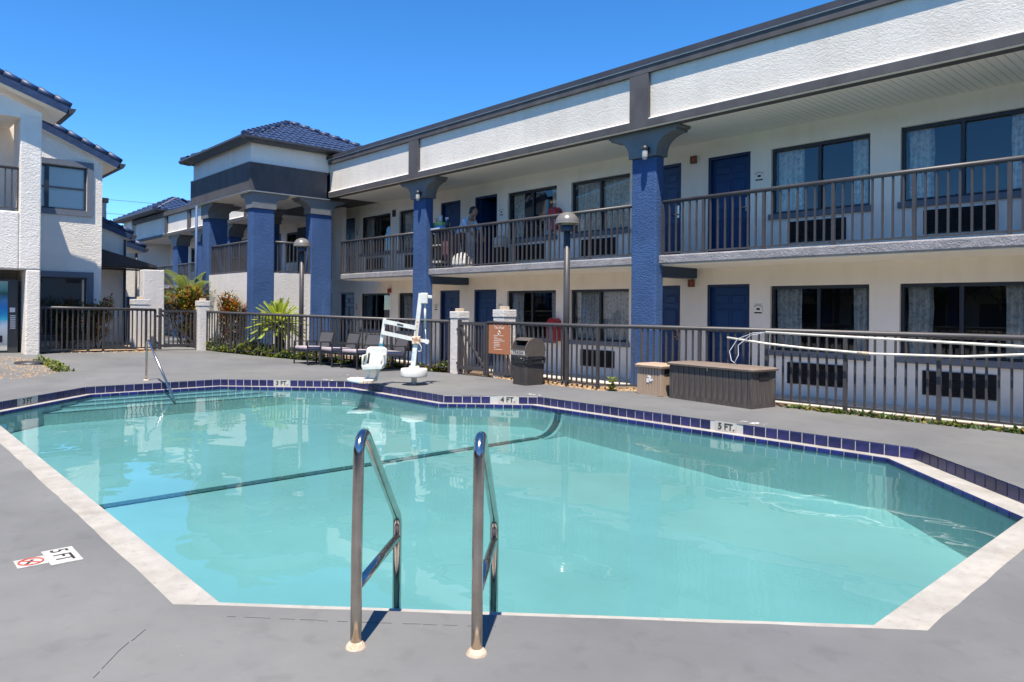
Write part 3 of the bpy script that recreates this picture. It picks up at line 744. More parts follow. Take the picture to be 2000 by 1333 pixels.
for z, fl in ((1.48, 'ground floor'), (4.05, 'upper floor')):
    plaque(-7.12-PER*2, z, 'small room number plaque beside the %s door nearest the stair tower' % fl)

# ------------------------------------------------------------------ stair tower
tower = thing('stair_tower', 'square stair tower with navy tiled hip roof, charcoal band and blue columns', 'building', (-22.0, 9.5, .05))
TX0, TX1, TY0, TY1 = -25.75, -20.8, 8.59, 11.30
part('tower_band', MB().box(TX0, TY0, 4.86, TX1, TY1-.22, 5.68), 'charcoal', tower)
part('tower_soffit', MB().box(TX0+.01, TY0+.01, 4.835, TX1-.01, TY1-.1, 4.858), 'soffit_paint', tower)
part('band_trim', MB().box(TX0-.01, TY0-.012, 5.6802, TX1+.012, TY1-.22, 5.705), 'trim_white', tower)
part('upper_wall', MB().box(TX0+.07, TY0+.07, 5.7052, TX1-.07, 13.4, 6.30), 'wall_paint', tower)
def hip(parent, x0, x1, y0, y1, z, apex, tw=.27, th=.34, names=True):
    m_ = MB(); c = [(x0,y0,z),(x1,y0,z),(x1,y1,z),(x0,y1,z)]
    gut = MB(); 
    for i in range(4):
        a = Vector(c[i]); b = Vector(c[(i+1)%4]); d = (b-a).normalized(); nr = Vector((d.y,-d.x,0))
        gut.extr([a+Vector((0,0,-.03)), a+Vector((0,0,.055)), a+nr*.10+Vector((0,0,.055)), a+nr*.10+Vector((0,0,.0)), a+nr*.06+Vector((0,0,-.045)), a-nr*.25+Vector((0,0,-.075)), a-nr*.25+Vector((0,0,-.02))], b-a)
    gut.poly(c[::-1])
    rf = part('roof', gut, 'gutter', parent)
    A = Vector(apex)
    for i in range(4):
        a = Vector(c[i]); b = Vector(c[(i+1)%4]); d = (b-a); L_ = d.length; d.normalize()
        foot = a+d*((A-a).dot(d)); up = A-foot; H_ = up.length; up.normalize(); nr = d.cross(up).normalized()
        if nr.z < 0: nr = -nr
        s0 = (A-a).dot(d)
        m_.poly([a+nr*.01+Vector((0,0,.03)), b+nr*.01+Vector((0,0,.03)), A+nr*.01+Vector((0,0,.03))])
        rows = int(H_/th)+1
        for r_ in range(rows):
            v0, v1 = r_*th-.03, min((r_+1)*th+.04, H_)
            vm = r_*th
            l0, l1 = s0*vm/H_, L_-(L_-s0)*vm/H_
            k0, k1 = math.ceil(l0/tw), math.floor((l1)/tw)
            for k in range(k0, k1):
                u0 = (k+.5)*tw; jz = rnd.uniform(-.006, .006)
                ring = []
                for (vv_, lift, rr) in ((v0, .045+jz, tw*.5), (v1, .012+jz, tw*.44)):
                    for q in range(6):
                        t_ = q/5*math.pi
                        ring.append(a+d*(u0-math.cos(t_)*rr)+up*vv_+nr*(lift*.75+math.sin(t_)*tw*.22+.02))
                m_._add(ring, [(q,q+1,q+7,q+6) for q in range(5)]+[(5,4,3,2,1,0)], False)
    for i in range(4):   # ridge caps along the hips
        a = Vector(c[i])+Vector((0,0,.10)); b = A+Vector((0,0,.10)); d = b-a; nn = int(d.length/.36)
        for k in range(nn):
            p = a+d*(k/nn); q = a+d*((k+1.12)/nn)
            m_.tube([p+Vector((0,0,.0)), q+Vector((0,0,-.03))], [.095, .075], 8)
    o = part('roof_tiles', m_, 'roof_navy', rf); o['kind'] = 'stuff'
    return rf
hip(tower, TX0-.08, TX1+.28, TY0-.28, 13.6, 6.31, (-23.3, 10.97, 7.62), tw=.21, th=.33)
def capital_arm(m_, x0, x1, y0, y1, ztop, zcap, side, fl=.42):
    """one flared arm of a corner capital"""
    pr = capital_prof(0, 0, fl, ztop, zcap)
    if side == '+y': m_.extr([(x0-.03, y1-.01, ztop)]+[(x0-.03, y1-.035+p, z) for p, z in pr]+[(x0-.03, y1-.01, zcap)], (x1-x0+.06, 0, 0))
    if side == '-y': m_.extr(([(x0-.03, y0+.01, ztop)]+[(x0-.03, y0+.035-p, z) for p, z in pr]+[(x0-.03, y0+.01, zcap)])[::-1], (x1-x0+.06, 0, 0))
    if side == '-x': m_.extr(([(x0+.01, y0-.03, ztop)]+[(x0+.035-p, y0-.03, z) for p, z in pr]+[(x0+.01, y0-.03, zcap)]), (0, y1-y0+.06, 0))
    if side == '+x': m_.extr(([(x1-.01, y0-.03, ztop)]+[(x1-.035+p, y0-.03, z) for p, z in pr]+[(x1-.01, y0-.03, zcap)])[::-1], (0, y1-y0+.06, 0))
def corner_column(parent, x0, x1, y0, y1, sides, zt=4.36, zc=4.83, zb=-.3, lamp=None):
    c = part('column', MB().box(x0, y0, zb, x1, y1, zt+.02), 'blue_stucco', parent, bevel=.03)
    m_ = MB().box(x0-.035, y0-.035, zt, x1+.035, y1+.035, zc)
    for s in sides: capital_arm(m_, x0, x1, y0, y1, zt, zc, s)
    part('capital', m_, 'slate_paint', c)
    if lamp:
        P = lamp; lm = MB().lathe([(0,.15),(.062,.135),(.066,.06),(.06,.055),(0,.055)], P, 12)
        part('lantern', lm, 'dark_metal', c); part('lantern_glass', MB().lathe([(.056,.055),(.058,-.06),(.045,-.11),(0,-.125)], P, 12), 'bottle_white', c)
    return c
corner_column(tower, TX1-.52, TX1-.12, TY0+.16, TY0+.84, ('+y', '-x'))
corner_column(tower, TX1-.52, TX1-.12, 10.62, 11.33, ('-y', '+y'))
corner_column(tower, -25.05, -24.49, TY0+.16, TY0+.80, ('+x', '+y'))
corner_column(tower, -24.98, -24.42, 10.6, 11.2, ('+x', '-y'))
part('drain_pipe', MB().tube([(-25.08, TY0-.02, 4.8), (-25.08, TY0-.02, .1)], .045, 8), 'blue_paint', tower)
part('tower_floor', MB().box(TX0+.1, TY0+.38, ZSB, TX1-.31, TY1+.1, ZS-.01), 'slab_concrete', tower)
part('half_wall', MB().box(-24.49, TY0+.20, -.3, TX1-.52, TY0+.37, 2.47), 'white_stucco', tower)
part('half_wall', MB().box(TX1-.30, TY0+.84, -.3, TX1-.14, 10.62, 2.47), 'white_stucco', tower)
railing(tower, (-24.45, TY0+.28), (TX1-.55, TY0+.28), 2.50, 3.44, 'tower_railing', pitch=.13, post_every=9)
railing(tower, (TX1-.22, TY0+.86), (TX1-.22, 10.60), 2.50, 3.44, 'tower_railing', pitch=.13, post_every=9)
# stair head: board coloured like the opening's shade, beside an arched screen wall
part('stair_shade_board', MB().box(-24.2, 11.75, 2.5, -22.6, 11.85, 4.25), 'room_shade', tower)  # solid board, its near-black colour stands in for shade
am = MB(); arc = [(-22.55, 2.5)]+[(-23.45-.9*math.cos(a+math.pi), 3.55+.75*math.sin(a)) for a in [k*math.pi/14 for k in range(15)]]
for p, q in zip(arc[1:], arc[2:]): am.box(min(p[0],q[0]), 12.3, max(p[1],q[1]), max(p[0],q[0]), 12.45, 4.84)
am.box(-22.56, 12.3, 2.4, -22.0, 12.45, 4.84)
part('arch_wall', am, 'wall_paint', tower)
part('stair_sign', MB().box(-23.2, 11.70, 4.02, -22.75, 11.745, 4.16), 'sign_text', tower)

# ------------------------------------------------------------------ far wing beyond the tower
far = thing('far_motel_wing', 'distant continuation of the motel with white panels and hip roof behind the tower', 'building', (-36, 13.4, 0))
FY, FW_ = 11.62, 13.5
Fd = [(-42.0,-41.0),(-37.0,-36.0),(-33.9,-32.9),(-30.3,-29.3)]; Fw = [(-40.3,-38.6),(-35.5,-34.2),(-32.4,-30.8),(-28.8,-27.2)]
hl = [(a,b,-.3,1.97) for a,b in Fd]+[(a,b,.7,1.92) for a,b in Fw]; hh = [(a,b,ZS,4.57) for a,b in Fd]+[(a,b,3.28,4.535) for a,b in Fw]
part('wall', slab_wall(slab_wall(MB(), -43.9, -26.05, -.5, 2.4, FW_, FW_+.2, hl), -43.9, -26.05, 2.4, 5.0, FW_, FW_+.2, hh), 'wall_paint', far)
part('end_wall', MB().box(-43.9, FY+.1, 2.4, -43.7, FW_, 4.9).box(-43.9, FW_+.2, -.5, -43.7, 16, 5.9), 'wall_paint', far)
part('shade_backing', MB().box(-43.6, FW_+1.2, -.5, -26.05, FW_+1.3, 5.0), 'room_shade', far)  # dark sheet in place of the shade behind the far windows
for a, b in Fd:
    for z0, z1 in ((-.3, 1.97), (ZS, 4.57)): part('door', MB().box(a, FW_+.08, z0, b, FW_+.12, z1), 'door_navy', far)
for a, b in Fw:
    for z0, z1 in ((.7, 1.92), (3.28, 4.535)):
        fr = MB().box(a, FW_+.05, z0, a+.06, FW_+.12, z1).box(b-.06, FW_+.05, z0, b, FW_+.12, z1).box(a+.06, FW_+.05, z1-.07, b-.06, FW_+.12, z1).box(a+.06, FW_+.05, z0, b-.06, FW_+.12, z0+.06).box((a+b)/2-.03, FW_+.06, z0+.06, (a+b)/2+.03, FW_+.11, z1-.07)
        w_ = part('window', fr, 'window_frame', far)
        part('pane', MB().poly([(a+.06,FW_+.09,z0+.06),(b-.06,FW_+.09,z0+.06),(b-.06,FW_+.09,z1-.07),(a+.06,FW_+.09,z1-.07)]), 'window_glass', w_)
part('balcony_slab', MB().box(-43.9, FY+.2, ZSB, -26.05, FW_, ZS), 'slab_concrete', far)
part('soffit', MB().box(-43.9, FY+.05, 4.91, -26.05, FW_, 4.94), 'soffit_paint', far)
part('fascia_band', MB().box(-43.95, FY, 4.912, -26.05, FY+.3, 5.05), 'charcoal', far)
fe = [-26.05, -28.5, -31.8, -35.1, -38.4, -43.95]
for e0, e1 in zip(fe, fe[1:]):
    p_ = part('parapet_panel', MB().box(e1+.17, FY+.075, 5.045, e0-.17, FY+.3, 5.95), 'parapet_stucco', far)
    part('panel_ledge', MB().extr([(e1+.17,FY+.006,5.055),(e1+.17,FY+.074,5.10),(e1+.17,FY+.074,5.055)], (e0-e1-.34,0,0)), 'trim_white', p_)
for x in fe[1:-1]: part('fascia_post', MB().box(x-.17, FY+.002, 5.051, x+.17, FY+.28, 5.92), 'charcoal', far)
part('roof_band', MB().box(-43.98, FY-.05, 5.925, -26.05, FY+.3, 6.14), 'charcoal', far)
part('flat_roof', MB().box(-43.9, FY+.3, 5.1, -26.05, 16, 6.08), 'roof_membrane', far)
for x in (-37.6, -34.3, -31.0, -27.7): column(far, x-.32, x+.32, FY+.22, FY+.75)
for a, b in ((-43.6,-38.0),(-37.2,-34.7),(-33.9,-31.4),(-30.6,-28.1)): railing(far, (b, FY+.26), (a, FY+.26), ZS+.03, 3.5, 'balcony_railing', pitch=.17)
part('far_tower_wall', MB().box(-45.6, 11.55, -.5, -44.0, 15.0, 6.2), 'wall_paint', far)
hip(far, -46.0, -38.6, 11.15, 15.4, 6.22, (-42.3, 13.2, 7.35), tw=.34, th=.45)

# ------------------------------------------------------------------ lobby house on the left
house = thing('lobby_house', 'white stucco lobby house with navy tiled gables at the left edge', 'building', (-21.5, 3.0, .2))
HX, HX2, HX3 = -20.75, -22.9, -25.0
m_ = MB()
# front block: pillar, spandrel, wall left of the alcove, gable piece under the roof
m_.box(HX-.95, 3.13, .0, HX, 3.43, 2.28)
m_.box(HX-.95, 2.985, 2.28, HX, 3.43, 6.02)
m_.box(HX-.30, -3, 2.28, HX-.0005, 2.985, 3.66)
m_.box(HX-.9, -3, .0, HX-.001, 1.75, 2.28)
front = part('front_wall', m_, 'house_stucco', house, bevel=.03)
g_ = MB(); g_.extr([(HX-.28,-3,5.92),(HX-.28,3.43,5.92),(HX-.28,3.43,6.10),(HX-.28,-3,8.35)], (.27,0,0))
part('gable', g_, 'wall_paint', house)
part('alcove', MB().box(HX-1.6, 1.75, .0, HX-1.5, 3.2, 2.4).box(HX-1.5, 1.75, 2.281, HX-.31, 3.129, 2.4).box(HX-1.5, 3.1305, .0, HX-.95, 3.2, 2.4).box(HX-1.5, 1.7, .0, HX-.31, 1.749, 2.4), 'wall_paint', house)
part('balcony_back', MB().box(HX-1.75, -3, 2.4, HX-1.65, 3.43, 6.3).box(HX-1.65, 3.25, 2.4, HX-.951, 3.43, 6.1), 'wall_paint', house)
part('balcony_floor', MB().box(HX-1.65, -3, 3.45, HX-.30, 2.985, 3.6), 'slab_concrete', house)
part('balcony_ceiling', MB().box(HX-1.65, -3, 5.93, HX-.28, 2.985, 5.96), 'soffit_paint', house)
part('balcony_door', MB().box(HX-1.649, 1.3, 3.6, HX-1.60, 2.42, 5.75), 'slate_paint', house)
railing(house, (HX-.14, 2.98), (HX-.14, 1.4), 3.72, 4.75, 'balcony_railing', pitch=.135, post_every=40)
# set-back wall with two windows
part('side_wall', slab_wall(MB(), 3.2, 5.24, .0, 5.75, -.2, 0, [(3.2,4.86,4.05,5.25),(3.2,4.89,.62,2.2)]) if False else (lambda q: [q.box(HX2-.2, a, z0, HX2, b, z1) for (a,b,z0,z1) in ((3.2,5.24,0,.62),(4.89,5.24,.62,2.2),(3.2,5.24,2.2,4.05),(4.86,5.24,4.05,5.25),(3.2,5.24,5.25,5.6))] and q)(MB()), 'house_stucco', house)
part('side_gable', MB().extr([(HX2-.2,3.2,5.6),(HX2-.2,5.24,5.6),(HX2-.2,3.2,6.5)], (.198,0,0)), 'house_stucco', house)
def side_window(y0, y1, z0, z1, blinds, trim):
    fr = MB(); X = HX2-.06
    ym = (y0+y1)/2-.14 if blinds else None
    fr.box(X-.05, y0, z0, X, y0+.05, z1).box(X-.05, y1-.05, z0, X, y1, z1).box(X-.05, y0+.05, z1-.05, X-.001, y1-.05, z1).box(X-.05, y0+.05, z0, X-.001, y1-.05, z0+.05)
    if blinds: fr.box(X-.05, ym-.05, z0+.05, X-.002, ym+.05, z1-.05).box(X-.05, y0+.05, (z0+z1)/2-.02, X-.003, y1-.05, (z0+z1)/2+.02)
    w_ = part('window', fr, 'window_frame', house)
    part('pane', MB().poly([(X-.03,y0+.04,z0+.04),(X-.03,y1-.04,z0+.04),(X-.03,y1-.04,z1-.04),(X-.03,y0+.04,z1-.04)]), 'window_glass', w_)
    part('blind' if blinds else 'room_shade_back', MB().box(X-.10 if blinds else X-.6, y0, z0, X-.095 if blinds else X-.55, y1, z1), 'curtain' if False else ('blind_white' if blinds else 'room_shade'), w_)  # without a blind, a dark panel stands in for the room's shade
    part('trim', MB().box(HX2+.002, y0, z1+.002, HX2+.05, y1+.15, z1+.15).box(HX2+.002, y1+.003, z0-.15, HX2+.051, y1+.15, z1).box(HX2+.002, y0, z0-.15, HX2+.052, y1, z0-.002), 'sill_grey', w_)
side_window(3.25, 4.86, 4.05, 5.25, True, True); side_window(3.25, 4.89, .62, 2.2, False, True)
def rake_roof(parent, xf, xb, y0, z0, y1, z1, th=.10, tl=.36, soff=True):
    """roof plane falling towards +Y, its gable edge facing +X; (y0,z0) upper, (y1,z1) eave"""
    d = Vector((0, y1-y0, z1-z0)); L_ = d.length; d.normalize(); nr = Vector((0, -d.z, d.y))
    if nr.z < 0: nr = -nr
    A = Vector((xf, y0, z0)); mb = MB()
    mb.extr([A-nr*.13, A+d*L_-nr*.13, A+d*L_-nr*.02, A-nr*.02], (xb-xf, 0, 0))
    rf = part('roof', mb, 'gutter', parent)
    part('rake_board', MB().extr([A+Vector((.012,0,0))-nr*.20, A+Vector((.012,0,0))+d*L_-nr*.20, A+Vector((.012,0,0))+d*L_-nr*.03, A+Vector((.012,0,0))-nr*.03], (-.04, 0, 0)), 'roof_navy', rf)
    if soff: part('roof_soffit', MB().extr([A-nr*.21, A+d*L_-nr*.21, A+d*L_-nr*.18, A-nr*.18], (xb-xf, 0, 0)), 'soffit_paint', rf)
    E_ = A+d*L_
    part('gutter', MB().extr([E_+Vector((.02,-.02,-.17)), E_+Vector((.02,.08,-.17)), E_+Vector((.02,.13,-.08)), E_+Vector((.02,.13,-.05)), E_+Vector((.02,-.02,-.05))], (xb-xf, 0, 0)), 'gutter', rf)
    m2 = MB(); n_ = int(L_/tl)
    t_me = MB().tube([(0,0,.015), (0,tl*1.08,0.0)], [.098,.078], 10).mesh('rake_tile', 'roof_navy')
    ang = math.atan2(d.z, d.y)
    for k in range(n_):
        p = A+d*(L_-tl*(k+1)+tl*.0)+nr*.03
        o = link('rake_tile', t_me, rf, p+Vector((-.06,0,0)), (ang, 0, math.pi) if False else (ang, 0, 0))
        o.rotation_euler = (ang, 0, 0); o.scale = (1, 1, 1)
    for i in range(1, int((xf-xb)/.28)):
        for k in range(n_):
            p = A+d*(L_-tl*(k+1))+nr*.03; X = xf-.06-i*.28
            q0 = Vector((X, p.y, p.z)); q1 = q0+d*tl*1.06
            m2.tube([q0+nr*.03, q1-nr*.0], [.11,.09], 6)
    o = part('field_tiles', m2, 'roof_navy', rf); o['kind'] = 'stuff'
    return rf
rake_roof(house, HX+.30, -21.95, -1.2, 8.12, 3.95, 6.31)
rake_roof(house, HX2+.16, -29, 3.3, 6.56, 5.66, 5.52)
# low annex behind, its roof and chimney
part('annex_wall', MB().box(HX3-.2, 5.2, .0, HX3, 6.42, 3.55).extr([(HX3-.2,5.2,3.55),(HX3-.2,6.42,3.55),(HX3-.2,5.2,4.05)], (.198,0,0)), 'house_stucco', house)
rake_roof(house, HX3+.12, -30, 5.2, 4.22, 6.55, 3.70)
part('annex_wall', MB().box(-28.2, 6.3, .0, -28.0, 7.55, 3.3), 'house_stucco', house)
rake_roof(house, -27.85, -31, 6.4, 4.0, 7.75, 3.52)
part('chimney', MB().box(-26.6, 5.6, 3.9, -26.1, 6.1, 4.75), 'house_stucco', house)
part('chimney_cap', MB().box(-26.65, 5.55, 4.751, -26.05, 6.15, 4.9), 'dark_metal', house)
part('annex_door', MB().box(-27.995, 7.2, .1, -27.96, 7.5, 1.75), 'door_navy', house)
part('drain_pipe', MB().tube([(HX3+.05,6.36,3.5),(HX3+.05,6.36,.2)], .035, 8), 'gutter', house)
part('drain_pipe', MB().tube([(-27.95,7.5,3.3),(-27.95,7.5,.2)], .04, 8), 'gutter', house)
t = thing('door_canopy', 'dark grey fabric canopy sloping from the lobby annex wall', 'canopy', (-24.2, 5.9, 2.4))
part('canopy_cloth', MB().extr([(-24.95,5.28,2.62),(-24.95,6.95,2.60),(-24.95,6.93,2.66),(-24.95,5.28,3.12)], (1.3,0,0)), 'canvas', t)
part('canopy_frame', MB().tube([(-23.68,5.28,2.57),(-23.68,6.9,2.56)], .025, 8).tube([(-24.9,5.28,2.57),(-24.9,6.9,2.56)], .025, 8).tube([(-23.68,6.9,2.56),(-24.9,6.9,2.56)], .025, 8), 'dark_metal', t)
t = thing('vending_machine', 'vending machine with a printed palm beach scene in the lobby alcove', 'vending machine', (HX-.75, 2.4, .25))
part('cabinet', MB().box(HX-1.4, 2.1, .24, HX-.50, 3.06, 2.05), 'vend_body', t, bevel=.02)
part('front_print', MB().box(HX-.499, 2.13, .32, HX-.490, 2.84, 2.0), 'beach_print', t)
part('delivery_slot', MB().box(HX-.489, 2.45, .52, HX-.475, 2.74, .68), 'vent_dark', t)
part('control_panel', MB().box(HX-.499, 2.85, .62, HX-.488, 3.03, 1.97), 'vend_body', t)
part('coin_unit', MB().box(HX-.487, 2.88, 1.25, HX-.474, 2.99, 1.36), 'bottle_white', t)
for k in range(7):
    part('selection_button', MB().box(HX-.487, 2.89, .85+k*.05, HX-.476, 3.0, .875+k*.05), 'bottle_white', t)
# white stucco gate piers
def pier(x, y, w, z1, lab, cap=True, m='white_stucco'):
    t = thing('gate_pier', lab, 'pier', (x, y, tz(x, y)))
    part('shaft', MB().box(x-w/2, y-w/2, tz(x,y)-.15, x+w/2, y+w/2, z1-.16), m, t, bevel=.012)
    part('pier_head', MB().box(x-w/2-.012, y-w/2-.012, z1-.157, x+w/2+.012, y+w/2+.012, z1), m, t, bevel=.012)
    if cap:
        part('lamp_base', MB().box(x-.075, y-.075, z1, x+.075, y+.075, z1+.07), 'crust', t, bevel=.01)
    return t
pier(-21.95, 7.70, .30, 1.60, 'white stucco pier right of the small gate beside the crotons')
pier(-12.93, 10.22, .30, 1.37, 'white stucco pier at the left hinge of the gate behind the pool lift')
pier(-11.47, 10.28, .34, 1.42, 'cracked white stucco pier behind the orange pool sign')
pier(-22.5, 6.15, .42, 1.62, 'wide white stucco pier left of the small gate by the lobby')
solo('garden_wall', MB().box(-23.4, 6.37, -.1, -23.0, 6.95, 2.5), 'white_stucco', 'tall narrow white stucco wall end under the dark canopy', 'wall', (-23.2, 6.6, .2), bevel=.02)

# ------------------------------------------------------------------ fences and gates
FH = 1.175
def fence(name, pts, label, pitch=.133, post_every=9, ends=True):
    t = thing(name, label, 'fence', (pts[0][0], pts[0][1], tz(*pts[0])))
    path = [Vector((x, y)) for x, y in pts]
    m_ = MB(); m_.tube([(p.x, p.y, tz(p.x,p.y)+FH-.035) for p in path], .037, 12); part('top_rail', m_, 'bronze_metal', t)
    m_ = MB()
    for a, b in zip(path, path[1:]): m_.bar((a.x,a.y,tz(a.x,a.y)+.09), (b.x,b.y,tz(b.x,b.y)+.09), .03, .03)
    part('bottom_rail', m_, 'bronze_metal', t)
    for a, b in zip(path, path[1:]):
        d = b-a; L_ = d.length; d.normalize(); n_ = max(2, round(L_/pitch)); an = math.atan2(d.y, d.x)
        for k in range(n_+1):
            if k == 0 and a is not path[0]: continue
            q = a+d*(L_*k/n_); z = tz(q.x, q.y); ps = k % post_every == 0 or k == n_
            link('post' if ps else 'picket', picket(.05 if ps else .026, round(FH-.06+(.1 if ps else -.07), 3)), t, (q.x, q.y, z-.06 if ps else z+.09), (0, 0, an))
    return t
fence('pool_fence', [(-11.72,10.03),(-8.55,9.92),(-8.0,10.47),(6.0,10.44)], 'dark metal picket fence running from the orange sign past the deck boxes')
fence('pool_fence', [(-21.82,7.78),(-20.6,8.02),(-13.12,10.08)], 'dark metal picket fence in front of the sago palm and hedge behind the chairs')
fence('pool_fence', [(-20.95,3.46),(-21.35,4.95),(-21.80,6.35)], 'dark metal picket fence between the lobby house and the small gate')
def gate(a, b, label, flip=False, h=1.15):
    a = Vector(a); b = Vector(b); d = (b-a); L_ = d.length; d.normalize(); an = math.atan2(d.y, d.x)
    z0 = tz(a.x, a.y); t = thing('pool_gate', label, 'gate', (a.x, a.y, z0))
    P = lambda s, z: (a.x+d.x*s, a.y+d.y*s, z0+z)
    part('stile', MB().bar(P(0,.03), P(0,h+.04), .07, .07, up=(d.x,d.y,0)), 'bronze_metal', t)
    part('stile', MB().bar(P(L_,.03), P(L_,h), .06, .06, up=(d.x,d.y,0)), 'bronze_metal', t)
    part('gate_rail', MB().bar(P(.03,h-.04), P(L_-.03,h-.04), .05, .07), 'bronze_metal', t)
    part('gate_rail', MB().bar(P(.03,.13), P(L_-.03,.13), .05, .07), 'bronze_metal', t)
    q = ((.03, h-.12), (L_-.05, .2))
    part('brace', MB().bar(P(*q[0]), P(*q[1]), .04, .05), 'bronze_metal', t)
    n_ = round(L_/.12)
    for k in range(1, n_):
        c = P(L_*k/n_, .15); link('picket', picket(.03, round(h-.2, 3)), t, c, (0, 0, an))
    for z in (.22, h-.18): part('hinge', MB().tube([P(-.09,z), P(.02,z)], .03, 8), 'dark_metal', t)
gate((-12.72,10.06), (-11.80,10.03), 'dark metal gate with diagonal brace left of the orange pool sign')
gate((-21.86,6.50), (-22.0,7.50), 'small dark metal gate between two white piers in front of the crotons')

# ------------------------------------------------------------------ lamp posts
def lamp_post(x, y, zt, label):
    z = tz(x, y)-.03; t = thing('lamp_post', label, 'lamp post', (x, y, z), 'dome lamp posts')
    part('pole', MB().tube([(x,y,z),(x,y,zt-.36)], .062, 14).lathe([(.12,0),(.12,.04),(.07,.09)], (x,y,z), 14), 'bronze_metal', t)
    part('collar', MB().lathe([(0,-.38),(.125,-.38),(.125,-.265),(.115,-.262),(.115,-.26)], (x,y,zt), 16), 'teal_beam', t)
    part('lens', MB().lathe([(.118,-.262),(.122,-.17),(.11,-.15)], (x,y,zt), 16), 'lamp_lens', t)
    pr = [(.235*math.sin(a), .225*math.cos(a)-.225) for a in [k*math.pi/2/10 for k in range(11)]]
    part('dome', MB().lathe([(0.0001,0)]+pr[1:]+[(.242,-.235),(.225,-.235),(.22,-.215),(.1,-.12)], (x,y,zt), 24), 'lamp_bronze', t)
    part('access_plate', MB().box(x+.045,y-.075,z+.35,x+.09,y-.03,z+.55), 'dark_metal', t)
lamp_post(-9.66, 10.27, 3.33, 'dome-headed bronze lamp post standing by the trash can fence')
lamp_post(-18.9, 9.32, 3.37, 'dome-headed bronze lamp post standing behind the sago palm at the tower')

# ------------------------------------------------------------------ pool lift
LB = Vector((-11.25, 7.82, 0)); RX = Vector((_r0.x, _r0.y, 0)); FX = Vector((-_r0.y, _r0.x, 0)); K = .0096
def lp(px, py, dep=0.0): return LB+RX*((px-808)*K)+FX*dep+Vector((0,0,(752-py)*K))
t = thing('pool_lift', 'white disability pool lift with hanging seat beside the pool edge', 'pool lift', tuple(LB))
part('pedestal', MB().tube([lp(808,752.5), lp(808,730)], .052, 14), 'trim_white', t)
m_ = MB(); c = lp(808,736); m_.lathe([(0,0),(.245,0),(.25,.02),(.25,.135),(.235,.155),(.095,.165),(.095,.20),(0,.20)], tuple(c), 28)
part('base_disc', m_, 'lift_white', t)
part('lower_mast', MB().bar(lp(806,716), lp(811,668), .085, .085, up=tuple(FX)), 'lift_blue', t)
part('upper_mast', MB().bar(lp(810,670), lp(820,573), .075, .085, up=tuple(FX)), 'lift_white', t)
part('mast_label', MB().bar(lp(811.5,655,-.046), lp(814.5,628,-.046), .035, .004, up=tuple(FX)), 'rust', t)
part('pivot_block', MB().obox(lp(812,665), RX*.075, FX*.075, (0,0,.075)), 'rust', t, bevel=.015)
part('arm', MB().bar(lp(750,629,-.03), lp(812,641,-.03), .05, .075, up=(0,0,1)), 'lift_white', t)
part('arm', MB().bar(lp(744,650,-.03), lp(812,664,-.03), .05, .07, up=(0,0,1)), 'lift_white', t)
part('arm_stub', MB().bar(lp(812,664), lp(832,667), .05, .06, up=(0,0,1)).tube([lp(833,668,-.05), lp(833,668,.05)], .04, 12), 'lift_white', t)
part('maker_plate', MB().bar(lp(775,633.5,-.057), lp(787,636,-.057), .012, .022, up=(0,0,1)), 'vent_dark', t)
part('motor_box', MB().obox(lp(827,583), RX*.065, FX*.06, (0,0,.10)).bar(lp(820,578), lp(842,581), .06, .06, up=(0,0,1)), 'lift_white', t, bevel=.01)
part('actuator', MB().tube([lp(828,592), lp(829,640)], .022, 10).tube([lp(829,640), lp(831,664)], .010, 8), 'trim_white', t)
part('hose', MB().tube([lp(817,668,-.06), lp(823,678,-.07), lp(822,686,-.07), lp(816,686,-.07)], .008, 6), 'trim_white', t)
part('hanger', MB().bar(lp(750,623), lp(742,683), .055, .06, up=tuple(FX)), 'lift_white', t)
part('hanger_strap', MB().bar(lp(743.6,672), lp(742.6,679), .075, .075, up=tuple(FX)), 'lift_teal', t)
part('seat_stem', MB().bar(lp(742,683), lp(738,727), .06, .065, up=tuple(FX)), 'lift_white', t)
part('seat_stem_foot', MB().bar(lp(738,727), lp(733,745), .045, .045, up=tuple(FX)), 'lift_blue', t)
def shell(u, v):
    x = 718+36*u; y = 678+38*v; dpt = -.10+.16*(2*u-1)**2*-1+(.06 if v > .8 else 0)
    return lp(x-4*v, y+3*math.sin(u*math.pi), dpt*.8)
m_ = MB()
prof = [(717,682),(722,678),(751,678),(757,683),(755,712),(748,718),(722,720),(714,717),(713,712)]
m_.extr([lp(a,b,-.11) for a,b in prof], FX*.05)
seat = part('seat', m_, 'lift_white', t, bevel=.018)
part('seat_pan', MB().extr([lp(a,b,-.12) for a,b in ((713,712),(754,711),(752,719),(716,721))], FX*-.28), 'lift_white', seat, bevel=.012)
part('seat_handhold', MB().extr([lp(a,b,-.1145) for a,b in ((721,690),(724,690),(722,710),(718,710))], FX*-.002), 'vent_dark', seat)
for px in (716, 752):
    part('seat_arm', MB().tube([lp(px,694,-.09), lp(px-1,694,-.34), lp(px-2,712,-.34)], .018, 8), 'lift_white', seat)
part('footrest_bar', MB().bar(lp(725,718,-.25), lp(722,743,-.22), .04, .04, up=tuple(FX)), 'lift_blue', t)
m_ = MB(); m_.extr([lp(a,b,-.38) for a,b in ((685,737.5),(736,739),(735,745),(712,747),(688,743))], FX*.34)
part('footrest', m_, 'lift_white', t, bevel=.015)
m_ = MB().extr([lp(a,b,-.384) for a,b in ((706,743.5),(735,741),(735,745),(712,746.5))], FX*.01)
part('rust_stain', m_, 'rust', t)

